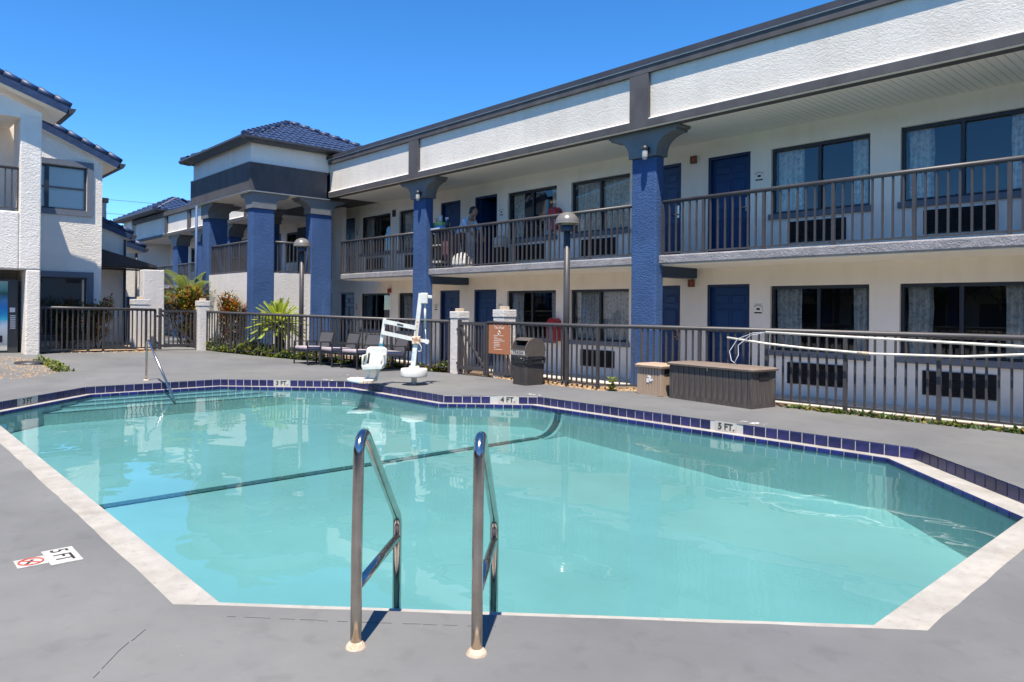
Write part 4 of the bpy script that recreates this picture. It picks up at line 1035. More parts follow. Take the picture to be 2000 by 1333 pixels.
# ------------------------------------------------------------------ patio chairs
def chair(x, y, rz, label):
    z = tz(x, y); t = thing('patio_chair', label, 'chair', (x, y, z), 'patio chairs by the fence')
    M_ = Matrix.Translation((x, y, z)) @ Matrix.Rotation(rz, 4, 'Z'); P = lambda a, b, c: tuple(M_ @ Vector((a, b, c)))
    V = lambda a, b, c: tuple(M_.to_3x3() @ Vector((a, b, c)))
    w, d = .31, .32
    for s in (-1, 1):
        part('leg', MB().bar(P(s*w,-d,0), P(s*w,-d,.56), .028, .028, up=V(0,1,0)), 'chair_frame', t)
        part('leg', MB().bar(P(s*w,d-.02,0), P(s*w,d-.02,.56), .028, .028, up=V(0,1,0)), 'chair_frame', t)
        part('armrest', MB().bar(P(s*w,-d-.01,.565), P(s*w,d,.555), .05, .022), 'chair_frame', t, bevel=.005)
        part('floor_bar', MB().bar(P(s*w,-d,.014), P(s*w,d,.014), .028, .028), 'chair_frame', t)
    part('seat_frame', MB().bar(P(-w,-d+.03,.33), P(w,-d+.03,.33), .03, .035).bar(P(-w,d-.05,.31), P(w,d-.05,.31), .03, .035), 'chair_frame', t)
    m_ = MB().obox(P(0,-.02,.345), V(w-.02,0,0), V(0,d-.03,-.012), V(0,0,.01)); part('seat', m_, 'chair_sling', t)
    m_ = MB().obox(P(0,-.03,.40), V(w-.03,0,0), V(0,d-.02,-.012), V(0,0,.042)); part('cushion', m_, 'cushion', t, bevel=.03)
    m_ = MB().obox(P(0,d+.04,.53), V(w-.03,0,0), V(0,.012,-.003), V(0,.07,.24)); part('backrest', m_, 'chair_sling', t, bevel=.01)
    part('back_frame', MB().bar(P(-w+.02,d-.03,.30), P(-w+.02,d+.115,.78), .026, .026).bar(P(w-.02,d-.03,.30), P(w-.02,d+.115,.78), .026, .026).bar(P(-w+.02,d+.115,.78), P(w-.02,d+.115,.78), .026, .026), 'chair_frame', t)
    return t
chair(-16.62, 8.50, R(4), 'dark sling patio chair with mauve cushion, leftmost in front of the fence')
chair(-15.86, 8.80, R(-3), 'dark sling patio chair with mauve cushion, second from the left in the row')
chair(-15.10, 8.95, R(6), 'dark sling patio chair with mauve cushion, just left of the pool lift seat')
chair(-14.35, 9.22, R(-6), 'dark sling patio chair with mauve cushion, behind the pool lift arm')

# ------------------------------------------------------------------ trash can
TC = Vector((-10.02, 9.60, 0))
t = thing('trash_can', 'brown trash can with rounded hood and black liner bag by the fence', 'trash can', tuple(TC))
M_ = Matrix.Translation(TC) @ Matrix.Rotation(R(84), 4, 'Z') @ Matrix.Scale(.91, 4); P = lambda a, b, c: tuple(M_ @ Vector((a, b, c)))
def rr(w, d, r, n=5):
    o = []
    for cx, cy, a0 in ((w-r,d-r,0),(-w+r,d-r,90),(-w+r,-d+r,180),(w-r,-d+r,270)):
        o += [(cx+r*math.cos(R(a0+90*k/n)), cy+r*math.sin(R(a0+90*k/n))) for k in range(n+1)]
    return o
def loft(m_, secs):
    n_ = len(secs[0]); vs_ = [p for s in secs for p in s]
    m_._add(vs_, [(i*n_+k, i*n_+(k+1)%n_, (i+1)*n_+(k+1)%n_, (i+1)*n_+k) for i in range(len(secs)-1) for k in range(n_)]+[tuple(range(n_-1,-1,-1)), tuple((len(secs)-1)*n_+k for k in range(n_))], False); return m_
part('bin', loft(MB(), [[P(a,b,z) for a, b in rr(w,w*.95,.06)] for z, w in ((0,.245),(.50,.265))]), 'trash_brown', t)
part('liner_bag', loft(MB(), [[P(a+rnd.uniform(-.008,.008),b+rnd.uniform(-.008,.008),z+rnd.uniform(-.02,.02)) for a, b in rr(w,w*.96,.07)] for z, w in ((.44,.268),(.455,.285),(.50,.279),(.545,.289),(.585,.276),(.60,.26))]), 'bag_black', t)
hood = []
for z, w in ((.59,.268),(.76,.268)): hood.append([P(a,b,z) for a, b in rr(w,w*.96,.05)])
part('hood_base', loft(MB(), hood), 'trash_lid', t)
arc = [(.268*math.cos(a), .72+.26*math.sin(a)) for a in [k*math.pi/14 for k in range(15)]]
# vault over the opening: side cheeks closed, chute open towards -X
m_ = MB()
m_.extr([P(a, -.255, z) for a, z in [(-.268,.70)]+arc[::-1]+[(.268,.70)]][::-1], Vector(P(0,.03,0))-Vector(P(0,0,0)))
m_.extr([P(a, .225, z) for a, z in [(-.268,.70)]+arc[::-1]+[(.268,.70)]][::-1], Vector(P(0,.03,0))-Vector(P(0,0,0)))
for k in range(10):
    (a, z), (b, y_) = arc[k], arc[k+1]
    m_.extr([P(a,-.2249,z), P(b,-.2249,y_), P(b*.94,-.2249,y_-.012), P(a*.94,-.2249,z-.012)], Vector(P(0,.449,0))-Vector(P(0,0,0)))
m_.box(0,0,0,0,0,0) if False else None
part('hood', m_, 'trash_lid', t)
part('chute', MB().extr([P(-.26,-.22,.765), P(.1,-.22,.765), P(.1,-.22,.9)], Vector(P(0,.44,0))-Vector(P(0,0,0))), 'vent_dark', t)
lb = part('trash_label', MB().extr([P(-.2705,-.235,.625), P(-.2705,.235,.625), P(-.2705,.235,.715), P(-.2705,-.235,.715)], Vector(P(-.003,0,0))-Vector(P(0,0,0))), 'marker_white', t)
q = Vector(P(-.2752,0,.67)); text('lettering', 'TRASH', .096, t, q, (math.pi/2, 0, R(84)-math.pi/2), 'black_print', .0006, sx=1.12)

# ------------------------------------------------------------------ deck boxes
def deck_box(c0, ang, w, d, h, label, mb_, ml, lidh, name, slats, cond=False):
    """c0: front-right bottom corner; box runs to the left along the direction ang"""
    M_ = Matrix.Translation((c0[0], c0[1], 0)) @ Matrix.Rotation(ang, 4, 'Z'); P = lambda a, b, c: tuple(M_ @ Vector((a, b, c)))
    V = lambda a, b, c: tuple(M_.to_3x3() @ Vector((a, b, c)))
    t = thing(name, label, 'deck box', (c0[0], c0[1], 0))
    part('carcass', MB().obox(P(-w/2,d/2,h*.47), V(w/2-.02,0,0), V(0,d/2-.02,0), V(0,0,h*.47)), 'exit_brown' if mb_ == 'box_tan' else 'vent_dark', t)
    part('plinth', MB().obox(P(-w/2,.012,.035), V(w/2-.075,0,0), V(0,.016,0), V(0,0,.035)).obox(P(-.012,d/2,.035), V(.016,0,0), V(0,d/2-.06,0), V(0,0,.035)), mb_, t)
    for (a, b) in ((-.04,.04),(-w+.04,.04),(-.04,d-.04)):
        part('corner_post', MB().obox(P(a,b,h*.47), V(.04,0,0), V(0,.04,0), V(0,0,h*.47)), mb_, t, bevel=.008)
    n_ = slats; sw = (w-.16)/n_
    me = MB().box(-sw/2+.007, -.012, 0, sw/2-.007, .008, h*.94-.075).mesh('plank', mb_)
    for k in range(n_): link('plank', me, t, P(-.08-sw*(k+.5), .012, .072), (0, 0, ang+rnd.uniform(-.004,.004)))
    n2 = max(2, round((d-.16)/sw)); s2 = (d-.16)/n2
    me2 = MB().box(-.008, -s2/2+.004, 0, .008, s2/2-.004, h*.94-.075).mesh('plank', mb_)
    for k in range(n2): link('plank', me2, t, P(-.012, .08+s2*(k+.5), .072), (0, 0, ang))
    ld = loft(MB(), [[P(-w/2+a,d/2+b,z) for a, b in rr(w/2+o,d/2+o,.03,3)] for z, o in ((h*.94,.035),(h*.94+lidh*.55,.04),(h*.94+lidh,.0))])
    part('lid', ld, ml, t)
    part('end_handle', MB().obox(P(.0005,d/2,h*.80), V(.006,0,0), V(0,.12,0), V(0,0,.04)), 'vent_dark', t)
    return t, P
bx, BP = deck_box((-5.44,9.74), R(-8), 1.62, .56, .58, 'large dark brown plank deck box standing against the fence', 'box_brown', 'box_lid', .05, 'deck_box', 13)
part('latch', MB().obox(BP(-.82,-.008,.52), (.012,0,0), (0,.008,0), (0,0,.02)), 'steel', bx)
bt, TP = deck_box((-7.20,9.95), R(-8), .56, .42, .50, 'small tan deck box left of the large brown one', 'box_tan', 'box_tan', .06, 'deck_box', 6)
m_ = MB()
for k in range(14):
    a = rnd.uniform(0,6.28); r_ = rnd.uniform(.0,.06); c = TP(-.26+r_*1.2*math.cos(a), -.0045-.0002*k, .27+r_*math.sin(a)); s_ = rnd.uniform(.012,.024)
    m_.obox(c, (s_,0,0), (0,.0008,0), (0,0,s_*.8))
part('torn_sticker', m_, 'bottle_white', bt)

# ------------------------------------------------------------------ sign on the fence
t = thing('pool_sign', 'orange pool notice sign with pale lettering wired to the fence', 'sign', (-11.25, 9.98, .52))
part('sign_board', MB().box(-11.60, 9.955, .50, -10.94, 9.970, 1.10), 'sign_orange', t)
text('lettering', 'The Pool', .085, t, (-11.27, 9.953, 1.045), (math.pi/2,0,0), 'sign_text', .0006)
m_ = MB(); m_.tube([(-11.27+.035*math.cos(a), 9.953, .935+.032*math.sin(a)) for a in [k*math.pi/9 for k in range(19)]], .008, 5).tube([(-11.275,9.953,1.0),(-11.27,9.953,.965)], .006, 5)
part('sign_symbol', m_, 'sign_text', t)
for k, (s, l) in enumerate(((0,.30),(0,.10),(.01,.25),(.01,.33),(0,.18),(.01,.19),(.01,.18),(0,.06),(.02,.25))):
    z = .875-k*.036
    m_ = MB(); x = -11.44+s; e = x+l
    while x < e:
        w_ = rnd.uniform(.02,.05); m_.box(x, 9.9525, z, min(x+w_, e), 9.9545, z+.014); x += w_+.008
    part('text_line', m_, 'sign_text', t)
# ------------------------------------------------------------------ rescue poles and cable on the fence
t = thing('pool_pole', 'long white pool pole hung level near the top of the fence', 'pole', (-4.0, 10.33, 1.05), 'poles hung along the fence')
part('shaft', MB().tube([(-5.55,10.34,1.115),(-4.0,10.34,1.08),(-2.25,10.34,1.04),(.6,10.35,1.0)], .017, 8), 'pole_white', t)
t = thing('pool_pole', 'long white pool pole sagging lower across the fence with a coupling', 'pole', (-4.0, 10.28, .9), 'poles hung along the fence')
part('shaft', MB().tube([(-6.22,10.36,1.01),(-5.52,10.34,.94),(-4.9,10.33,.90),(-4.0,10.33,.865),(-2.9,10.33,.885),(-2.25,10.33,.945),(-1,10.33,1.0),(.8,10.33,1.06)], .017, 8), 'pole_white', t)
part('coupling', MB().tube([(-4.18,10.33,.871),(-4.02,10.33,.8655)], .024, 8), 'crust', t)
m_ = MB().tube([(-5.55,10.34,1.115),(-5.75,10.33,1.10),(-6.0,10.30,1.0),(-6.12,10.26,.80),(-6.05,10.2,.66),(-5.95,10.15,.62)], .006, 6).tube([(-5.60,10.34,1.10),(-5.80,10.33,1.06),(-5.98,10.28,.9),(-5.93,10.2,.75),(-5.95,10.12,.63)], .006, 6)
solo('loose_cable', m_, 'cable', 'thin pale cable drooping from the pole end onto the brown deck box', 'cable', (-5.9,10.25,.62))

# ------------------------------------------------------------------ ladder and handrail
t = thing('pool_ladder', 'polished steel pool ladder rails standing at the near edge', 'ladder', (-2.6, 1.9, 0))
wd = Vector((-.7071, .7071, 0))*0+Vector((-.66, .75, 0)).normalized()
def arcpts(a, b, c, r, n_=8):
    a, b, c = Vector(a), Vector(b), Vector(c); d0 = (a-b).normalized(); d1 = (c-b).normalized()
    th = math.acos(max(-1, min(1, d0.dot(d1))))/2; tl = r/math.tan(th); p0 = b+d0*tl; p1 = b+d1*tl; ce = b+(d0+d1).normalized()*(r/math.sin(th))
    o = []; u = (p0-ce); v = (p1-ce); tot = u.angle(v); ax = u.cross(v).normalized()
    for k in range(n_+1): o.append(ce+Matrix.Rotation(tot*k/n_, 3, ax) @ u)
    return o
for (bx_, by_, ix, iy) in ((-2.695,1.59,-3.285,2.185),(-2.313,1.935,-2.905,2.545)):
    b0 = Vector((bx_,by_,0)); i0 = Vector((ix,iy,0)); fw_ = (i0-b0)
    top = b0+Vector((0,0,.935)); top_b = b0+fw_*.10+Vector((0,0,.93)); knee = b0+fw_*1.0+Vector((0,0,.31)); foot = i0+Vector((0,0,-.45))
    pth = [b0+Vector((0,0,-.02)), b0+Vector((0,0,.4))]+arcpts(b0+Vector((0,0,.4)), b0+fw_*.03+Vector((0,0,.955)), knee, .075, 10)+arcpts(b0+fw_*.03+Vector((0,0,.955)), knee, foot, .10, 6)+[foot]
    rl = part('rail', MB().tube(pth, .0236, 20), 'steel', t)
    part('rail_brace', MB().tube([b0+Vector((0,0,.30)), b0+fw_*.90+Vector((0,0,.36))], .0215, 14), 'steel', rl) if False else part('rail_brace', MB().tube([b0+fw_*.02+Vector((0,0,.25)), b0+fw_*1.0+Vector((0,0,.20))], .0215, 14), 'steel', rl)
    part('escutcheon', MB().lathe([(0.02,.026),(.027,.024),(.040,.010),(.044,.0)], (bx_,by_,0.0), 16), 'crust', rl)
part('step', MB().bar((-3.28,2.18,-.26), (-2.90,2.54,-.26), .07, .03), 'steel', t)
part('step', MB().bar((-3.28,2.18,-.42), (-2.90,2.54,-.42), .07, .03), 'steel', t)
t = thing('step_handrail', 'slanted steel handrail at the shallow end steps', 'handrail', (-15.05, 4.22, 0))
p0, p1 = Vector((-15.0,4.22,0)), Vector((-13.5,4.26,-.2))
part('rail', MB().tube([p0+Vector((0,0,-.02)), p0+Vector((.02,0,.6))]+arcpts(p0+Vector((.02,0,.6)), p0+Vector((.03,0,.83)), p1, .07, 8)+[p1+Vector((.05,0,-.05))], .0205, 12), 'steel', t)
part('escutcheon', MB().lathe([(.026,.03),(.05,.012),(.055,.0)], tuple(p0), 14), 'crust', t)

# ------------------------------------------------------------------ plants
def leaf(mb, p, d, n_, L_, w, cup=.25):
    """pointed leaf of four faces from p along d"""
    d = d.normalized(); s = d.cross(n_)
    if s.length < 1e-4: s = d.cross(Vector((1,0,0)))
    s.normalize(); u = s.cross(d)
    a = p+d*L_*.45+s*w+u*w*cup; b = p+d*L_*.45-s*w+u*w*cup; m = p+d*L_*.5; e = p+d*L_-u*L_*.15
    mb._add([p, a, e, b, m], [(0,1,4),(1,2,4),(2,3,4),(3,0,4)])
def rv(): 
    while True:
        v = Vector((rnd.uniform(-1,1), rnd.uniform(-1,1), rnd.uniform(-1,1)))
        if .05 < v.length < 1: return v
def croton(x, y, h, w, nl, label, cols, base=.45):
    z = tz(x, y); t = thing('croton_bush', label, 'shrub', (x, y, z), 'croton bushes')
    mb = MB(); st = []
    for k in range(9):
        a = k*.7+rnd.uniform(-.2,.2); r_ = w*rnd.uniform(.25,.85)
        tip = Vector((x+r_*math.cos(a), y+r_*math.sin(a), z+h*rnd.uniform(.72,.98))); b = Vector((x+.10*math.cos(a), y+.10*math.sin(a), z))
        mid = (b+tip)/2+Vector((rnd.uniform(-.08,.08), rnd.uniform(-.08,.08), -.1))
        part('stem', MB().tube([b, mid, tip], [.016,.012,.006], 5), 'trunk', t); st.append((b, mid, tip))
    for k in range(nl):
        b, m, e = rnd.choice(st); u = rnd.uniform(.25, 1.0)
        q = m.lerp(e, u) if rnd.random() < .8 else b.lerp(m, rnd.uniform(.5,1))
        q = q+Vector((rnd.uniform(-1,1)*w*.30, rnd.uniform(-1,1)*w*.30, rnd.uniform(-.5,1)*h*.10))
        d = (q-Vector((x, y, q.z-.15))); d = d.normalized()+rv()*.8+Vector((0,0,.25))
        hh = (q.z-z)/h
        mb.cur = rnd.choices(range(len(cols)), [c[1]*(1.6 if (c[2] and hh > .6) else 1) for c in cols])[0]
        leaf(mb, q, d, Vector((0,0,1)), rnd.uniform(.09,.17), rnd.uniform(.018,.032))
    part('foliage', mb, [c[0] for c in cols], t)
    return t
CM = [('leaf_green',3,0),('leaf_dark',2.2,0),('leaf_orange',1.6,0),('leaf_yellow',1.3,1),('leaf_red',1.4,0),('leaf_lime',.8,1)]
CR = [('leaf_green',2,0),('leaf_dark',2,0),('leaf_orange',2.6,1),('leaf_yellow',1.4,1),('leaf_red',2.2,0)]
croton(-22.05, 4.25, 1.35, .55, 1500, 'dark leafy croton bush behind the fence under the lobby window', [('leaf_dark',4,0),('leaf_green',2,0),('leaf_red',1.2,0),('leaf_orange',.5,1)])
croton(-22.30, 5.05, 1.42, .45, 1300, 'yellow-tipped croton bush behind the fence at the lobby corner', CM)
croton(-23.45, 7.72, 1.85, .85, 3600, 'tall orange and green croton bush behind the small gate', CM)
croton(-21.6, 8.36, 1.62, .46, 2200, 'red and orange croton bush against the tower wall right of the pier', CR)
# sago palm
sx, sy = -19.45, 8.98; sz = tz(sx, sy)
t = thing('sago_palm', 'bright green sago palm on a short trunk in front of the stair tower', 'palm', (sx, sy, sz))
cr0 = Vector((sx-.12, sy-.02, sz+.78))
part('trunk', MB().tube([(sx,sy,sz-.1),(sx-.04,sy,sz+.3),tuple(cr0)], [.13,.12,.14], 12), 'trunk', t)
for k in range(72):
    a = k*2.39996; el = 1.4-1.6*(k/72); L_ = rnd.uniform(.72,.9)
    d0 = Vector((math.cos(a)*math.cos(el), math.sin(a)*math.cos(el), math.sin(el)))
    pts = []; p = cr0.copy(); d = d0.copy()
    for s in range(9):
        pts.append(p.copy()); p = p+d*(L_/8); d = (d+Vector((0,0,-.10))+d0*.02).normalized()
    mb = MB().tube(pts, [.010]*4+[.007]*5, 4)
    sd = d0.cross(Vector((0,0,1))); sd = sd.normalized() if sd.length > 1e-3 else Vector((1,0,0))
    for s in range(2, 34):
        u = s/34*8; i = min(int(u), 7); q = pts[i].lerp(pts[i+1], u-i); tg = (pts[i+1]-pts[i]).normalized(); nn = sd.cross(tg)
        ll = .17*math.sin(min(1, (s/34)*1.25+.25)*math.pi*.8+.15)+.03
        for sg in (-1, 1):
            e = q+(sd*sg*.75+tg*.72+nn*.28).normalized()*ll
            w_ = tg*.020
            mb._add([q-w_, q+w_, e], [(0,1,2)])
    part('frond', mb, 'leaf_sago', t)
# feathery palm behind the canopy
px_, py_ = -25.6, 8.55; pz = tz(px_, py_)
t = thing('feather_palm', 'pale feathery palm clump behind the white wall end', 'palm', (px_, py_, pz))
for k in range(26):
    a = k*2.39996; el = rnd.uniform(.55,1.35); L_ = rnd.uniform(1.5,2.2)
    b = Vector((px_+rnd.uniform(-.12,.12), py_+rnd.uniform(-.12,.12), pz+rnd.uniform(.9,1.35))); d0 = Vector((math.cos(a)*math.cos(el), math.sin(a)*math.cos(el), math.sin(el)))
    pts = []; p = b; d = d0.copy()
    for s in range(10):
        pts.append(p.copy()); p = p+d*(L_/9); d = (d+Vector((0,0,-.11-.015*s))).normalized()
    mb = MB().tube(pts, [.014]*3+[.008]*7, 4)
    sd = d0.cross(Vector((0,0,1))); sd = sd.normalized() if sd.length > 1e-3 else Vector((1,0,0))
    for s in range(7, 44):
        u = s/44*9; i = min(int(u), 8); q = pts[i].lerp(pts[i+1], u-i); tg = (pts[i+1]-pts[i]).normalized()
        for sg in (-1, 1):
            ll = rnd.uniform(.28,.42)*(1-.4*s/44); e = q+(sd*sg*.8+tg*.7+Vector((0,0,-.25))).normalized()*ll; m_p = q.lerp(e,.5)+Vector((0,0,.03)); w_ = tg*.012
            mb._add([q-w_, q+w_, m_p+w_, e, m_p-w_], [(0,1,2,4),(4,2,3)])
    part('frond', mb, 'leaf_palm', t)
part('stem_cluster', MB().tube([(px_,py_,pz-.1),(px_,py_,pz+1.3)], [.14,.10], 10), 'trunk', t)
# low groundcover hedge behind the left fence, weeds by the right fence: one mass each
def cover(name, pts, width, h, count, cols, label, off=.08):
    mb = MB(); seg = [(Vector(a), Vector(b)) for a, b in zip(pts, pts[1:])]; ls = [(b-a).length for a, b in seg]
    for k in range(count):
        a, b = rnd.choices(seg, ls)[0]; d = (b-a).normalized(); nr = Vector((-d.y, d.x)); u = rnd.random()
        v = rnd.random(); q = a.lerp(b, u)+nr*(off+width*v)
        hh = h*(.55+.45*math.sin(q.x*5.1)*math.sin(q.x*2.3+1))*math.sin(math.pi*min(1, .25+v*.8))
        z = tz(q.x, q.y)-.03+max(.02, hh)*rnd.random()**.55
        mb.cur = rnd.choices(range(len(cols)), [c[1] for c in cols])[0]
        leaf(mb, Vector((q.x, q.y, z)), rv()+Vector((0,0,.5)), Vector((0,0,1)), rnd.uniform(.055,.11), rnd.uniform(.018,.032))
    o = struct(name, mb, [c[0] for c in cols], 'stuff'); o['label'] = label
    return o
GC = [('leaf_green',3),('leaf_lime',2.2),('leaf_dark',2),('leaf_yellow',.5)]
cover('groundcover', [(-21.75,7.85),(-20.6,8.10),(-17.6,8.9)], .85, .46, 9000, GC, 'low leafy groundcover behind the left pool fence', off=-.12)
cover('groundcover', [(-17.6,8.9),(-13.2,10.1)], .35, .26, 4200, GC, 'narrow leafy groundcover behind the patio chairs', off=-.06)
cover('weeds', [(-5.2,10.36),(-.5,10.34)], .14, .09, 800, [('leaf_green',3),('leaf_dark',2),('leaf_lime',.7),('leaf_yellow',.4)], 'straggling weeds along the foot of the right fence', off=-.06)
cover('island_weeds', [(-19.3,3.2),(-18.2,3.25),(-16.9,3.2)], .35, .16, 500, GC, 'sparse weeds at the rim of the round planting patch', off=-.15)
wx, wy = -8.28, 10.0
t = thing('weed_plant', 'single small green weed growing in the gravel under the fence corner', 'plant', (wx, wy, -.03))
mb = MB()
for k in range(60):
    a = rnd.uniform(0,6.28); q = Vector((wx+rnd.uniform(-.05,.05), wy+rnd.uniform(-.05,.05), rnd.uniform(0,.22))); leaf(mb, q, Vector((math.cos(a),math.sin(a),.6)), Vector((0,0,1)), .09, .026)
part('foliage', mb, 'leaf_lime', t); part('stem', MB().tube([(wx,wy,-.05),(wx,wy,.2)], .006, 5), 'leaf_green', t)

# ------------------------------------------------------------------ housekeeper, cart and linen on the upper balcony
def skin_mesh(verts, edges, radii, root, lv=2):
    me = bpy.data.meshes.new('tmp'); me.from_pydata(verts, edges, []); o = bpy.data.objects.new('tmp', me); COL.objects.link(o)
    s = o.modifiers.new('skin', 'SKIN'); s.use_smooth_shade = True
    for i, v in enumerate(me.skin_vertices[0].data): v.radius = (radii[i], radii[i]*.85) if not isinstance(radii[i], tuple) else radii[i]; v.use_root = (i == root)
    ss = o.modifiers.new('sub', 'SUBSURF'); ss.levels = lv; ss.render_levels = lv
    dg = bpy.context.evaluated_depsgraph_get(); out = bpy.data.meshes.new_from_object(o.evaluated_get(dg)); bpy.data.objects.remove(o); return out
PX, PY, PZ = -15.12, 11.93, ZS
t = thing('person', 'person in light blue shirt and maroon trousers bending over on the upper balcony', 'person', (PX, PY, PZ))
V_ = [(0,0,.86),(.10,0,1.02),(.26,0,1.16),(.40,0,1.26),(.49,0,1.33),(.56,.0,1.42),(.61,.0,1.50),
      (.02,-.10,.80),(.03,-.11,.44),(-.03,-.11,.08),(.08,-.12,.03),(.02,.10,.80),(.05,.11,.44),(.0,.11,.08),(.12,.12,.03),
      (.40,-.18,1.24),(.55,-.20,1.00),(.72,-.14,.84),(.78,-.12,.78),(.40,.18,1.24),(.56,.21,1.00),(.74,.14,.86),(.80,.12,.80)]
E_ = [(0,1),(1,2),(2,3),(3,4),(4,5),(5,6),(0,7),(7,8),(8,9),(9,10),(0,11),(11,12),(12,13),(13,14),(3,15),(15,16),(16,17),(17,18),(3,19),(19,20),(20,21),(21,22)]
Rd = [.15,.145,.15,.145,.06,.085,.08,.10,.068,.045,.035,.10,.068,.045,.035,.062,.046,.034,.030,.062,.046,.034,.030]
bme = skin_mesh(V_, E_, Rd, 0); bme.name = 'person_body'; bme.materials.clear()
for m in ('shirt', 'maroon', 'skin'): bme.materials.append(MATS[m])
for p in bme.polygons:
    c = p.center; p.use_smooth = True
    arm = abs(c.y) > .12 and c.x > .45
    p.material_index = 1 if (c.z < .93 and not c.x > .4) else (2 if (c.x > .47 and abs(c.y) < .1) or (arm and c.z < 1.02) else 0)
link('body', bme, t)
hm = MB()
for (cx, cz, r_) in ((.565,1.50,.108),(.50,1.46,.07),(.455,1.44,.052)):
    hm.lathe([(r_*math.sin(a)+.0001, r_*math.cos(a)) for a in [k*math.pi/8 for k in range(9)]], (PX+cx, PY, PZ+cz), 12)
part('hair', hm, 'hair', t)
fm_ = MB()
fm_.lathe([(.082*math.sin(a)+.0001, .10*math.cos(a)) for a in [k*math.pi/8 for k in range(9)]], (PX+.63, PY, PZ+1.455), 12)
fm_.obox((PX+.715, PY, PZ+1.45), (.014,0,0), (0,.012,0), (0,0,.022))
part('face', fm_, 'skin', t)
for s in (-1, 1):
    q = Vector((PX+.775+.02*(s > 0), PY+s*.12, PZ+.775+.02*(s > 0))); hd = MB().obox(q+Vector((.02,0,-.03)), (.012,0,.004), (0,.036,0), (.012,0,-.04))
    for k, (dy, ln) in enumerate(((-.028,.055),(-.010,.066),(.010,.064),(.027,.05))):
        b = q+Vector((.03,dy,-.065)); hd.tube([b, b+Vector((.018,0,-ln*.55)), b+Vector((.008,0,-ln))], [.009,.008,.006], 6)
    b = q+Vector((.02,-s*.036,-.02)); hd.tube([b, b+Vector((.02,-s*.022,-.022)), b+Vector((.03,-s*.02,-.05))], [.010,.009,.007], 6)
    part('hand', hd, 'skin', t)
# cart
cx0, cx1, cy0, cy1 = -16.25, -15.50, 11.55, 12.05
t = thing('housekeeping_cart', 'housekeeping cart with maroon bags and white shelves behind the balcony railing', 'cart', (-15.9, 11.8, ZS))
part('shelf', MB().box(cx0, cy0, ZS+.16, cx1, cy1, ZS+.22), 'linen', t); part('shelf', MB().box(cx0, cy0, ZS+.62, cx1, cy1, ZS+.65), 'linen', t)
part('top_tray', MB().box(cx0-.02, cy0-.02, ZS+1.03, cx1+.02, cy1+.02, ZS+1.10), 'bottle_white', t)
part('back_panel', MB().box(cx0+.02, cy1-.02, ZS+.22, cx1-.02, cy1-.0, ZS+1.03), 'vent_dark', t)
for x in (cx0+.02, cx1-.02):
    for y in (cy0+.02, cy1-.04): part('upright', MB().box(x-.015, y-.015, ZS+.10, x+.015, y+.015, ZS+1.03), 'dark_metal', t)
def bagfn(x0, x1, y0, y1, z0, z1): return loft(MB(), [[((x0+x1)/2+a, (y0+y1)/2+b, z) for a, b in rr((x1-x0)/2*s, (y1-y0)/2*s, .06)] for z, s in ((z0,.72),(z0+.15,.95),((z0+z1)/2,1.0),(z1-.05,.92),(z1,.88))])
part('bag', bagfn(cx0-.33, cx0-.03, cy0+.03, cy1-.03, ZS+.25, ZS+1.0), 'maroon', t); part('bag', bagfn(cx1+.03, cx1+.32, cy0+.03, cy1-.03, ZS+.22, ZS+.98), 'maroon', t)
for x in (cx0+.08, cx1-.08):
    for y in (cy0+.05, cy1-.05): part('wheel', MB().tube([(x,y-.02,ZS+.06),(x,y+.02,ZS+.06)], .06, 12), 'vent_dark', t)
zt = ZS+1.102
t = thing('supply_box', 'green and blue cardboard box on top of the housekeeping cart', 'box', (-15.8, 11.8, zt))
part('box_base', MB().box(-16.02, 11.66, zt, -15.55, 11.92, zt+.075), 'box_blue', t); part('box_lid', MB().box(-16.03, 11.65, zt+.0755, -15.54, 11.93, zt+.16), 'box_green', t)
solo('paper_roll', MB().lathe([(.0001,0),(.055,0),(.055,.20),(.02,.20),(.02,.19),(.0001,.19)], (-15.80,11.80,zt+.161), 14), 'bottle_white', 'white paper roll standing on the green supply box', 'paper roll', (-15.80,11.80,zt+.161))
t = thing('spray_bottle', 'spray bottle with white trigger beside the green supply box', 'bottle', (-15.47, 11.78, zt))
part('bottle', MB().lathe([(.0001,0),(.045,0),(.048,.14),(.018,.20),(.018,.23)], (-15.47,11.78,zt), 12), 'bottle_dark', t)
part('trigger', MB().box(-15.54,11.76,zt+.23,-15.44,11.80,zt+.28).box(-15.515,11.765,zt+.18,-15.50,11.795,zt+.23), 'bottle_white', t)
t = thing('linen_bag', 'slumped white linen bag on the balcony floor at the feet of the person', 'bag', (-14.75, 11.75, ZS))
part('sack', loft(MB(), [[(-14.72+a+rnd.uniform(-.02,.02), 11.72+b, ZS+z) for a, b in rr(.30*s, .20*s, .08)] for z, s in ((.0,.9),(.1,1.0),(.24,.92),(.34,.7),(.40,.35))]), 'linen', t, bevel=.02)
t = thing('laundry_pile', 'pale patterned laundry heaped on a dark stand in the open doorway', 'laundry', (-14.15, 12.3, ZS))
part('stand', MB().box(-14.28, 12.4, ZS, -14.0, 12.7, ZS+.55), 'vent_dark', t); part('pile', loft(MB(), [[(-14.14+a+rnd.uniform(-.02,.02), 12.53+b, ZS+z) for a, b in rr(.17*s, .15*s, .05)] for z, s in ((.55,1.0),(.64,1.1),(.78,.95),(.86,.5))]), 'linen', t, bevel=.02)

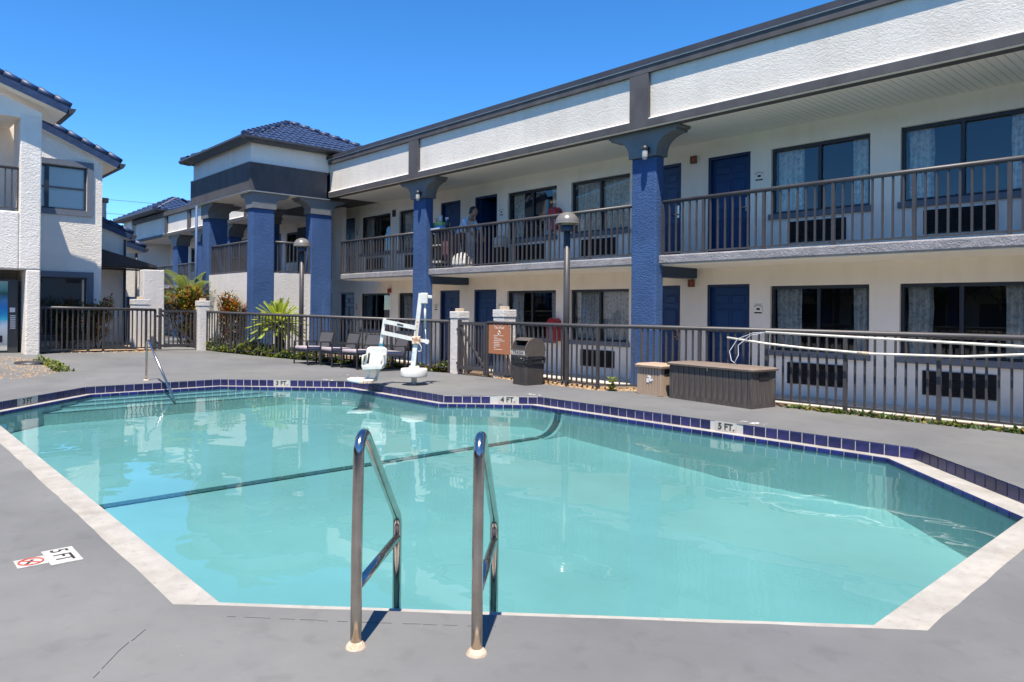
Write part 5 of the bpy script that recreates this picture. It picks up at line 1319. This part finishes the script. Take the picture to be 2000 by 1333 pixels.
# ------------------------------------------------------------------ wires, and the far side of the pool seen only in the glass, plus an added horizon screen
for k, (a, b, c, d, lab) in enumerate((((-62,1,9.6),(-60,9,9.25),(-57,20,9.0),(-50,60,9.3),'upper thin utility wire crossing the sky behind the tower'),((-62,1,8.5),(-60,9,8.2),(-57,20,8.05),(-50,60,8.3),'lower thin utility wire crossing the sky behind the tower'))):
    solo('utility_wire', MB().tube([a, b, c, d], .016, 6), 'wire', lab, 'wire', a)
def tree(x, y, h, seed):
    r2 = random.Random(seed); t = thing('broad_tree', 'broad green tree across the pool seen only mirrored in the motel windows', 'tree', (x, y, -.16), 'trees mirrored in the windows')
    part('trunk', MB().tube([(x,y,-.2),(x+.1,y,h*.35),(x+.05,y+.1,h*.6)], [.16,.13,.08], 8), 'trunk', t)
    mb = MB(); cl = [(r2.uniform(-1,1)*h*.28, r2.uniform(-1,1)*h*.28, h*r2.uniform(.42,.9), h*r2.uniform(.10,.2)) for k in range(12)]
    for k in range(1600):
        a, b, c, s = r2.choice(cl); v = rv().normalized()*s*r2.uniform(.6,1.05)
        mb.cur = 0 if r2.random() < .6 else 1
        leaf(mb, Vector((x+a, y+b, c))+v, rv(), Vector((0,0,1)), .32, .09)
    part('crown', mb, ['leaf_green','leaf_dark'], t)
for k, (x, y, h) in enumerate(((-6,-11,4.9),(-9.5,-13,5.8),(-13,-11,4.8),(-17,-13,6.2),(-21,-11.5,5.0),(-25.5,-13,6.4),(-30,-11,5.2),(-35,-13,6.0))): tree(x, y, h, 30+k)
t = thing('opposite_wing', 'two-storey motel wing with tiled roof across the pool, seen only mirrored in windows', 'building', (-20, -15, -.16))
part('wall', MB().box(-50, -15.3, -.5, 22, -15.0, 5.4), 'wall_paint', t)
part('roof', MB().extr([(-50.4,-14.4,5.35),(-50.4,-18.5,7.4),(-50.4,-22.6,5.35)], (72.8,0,0)), 'roof_navy', t)
part('balcony_slab', MB().box(-50, -15.0, 2.35, 22, -13.7, 2.5), 'slab_concrete', t)
for k in range(22):
    for z in (.6, 3.2): part('window', MB().box(-48+k*3.1, -14.999, z, -46.4+k*3.1, -14.96, z+1.3), 'window_frame', t)
    part('column', MB().box(-49+k*3.1, -13.95, -.3, -48.6+k*3.1, -13.65, 5.36), 'blue_paint', t)
t = thing('horizon_screen', 'unseen wing added beyond the pool to block the horizon mirrored in lobby glass', 'building', (20, -2, -.16))  # out of view, added to keep the bright horizon out of the lobby glass
part('wall', MB().box(20, -14, -.5, 20.3, 24, 5.4), 'wall_paint', t)
part('roof', MB().extr([(19.4,-14,5.35),(24,-14,7.4),(28,-14,5.35)], (0,38,0)), 'roof_navy', t)
for k in range(11):
    for z in (.6, 3.2): part('window', MB().box(19.96, -13+k*3.2, z, 19.999, -11.4+k*3.2, z+1.3), 'window_frame', t)
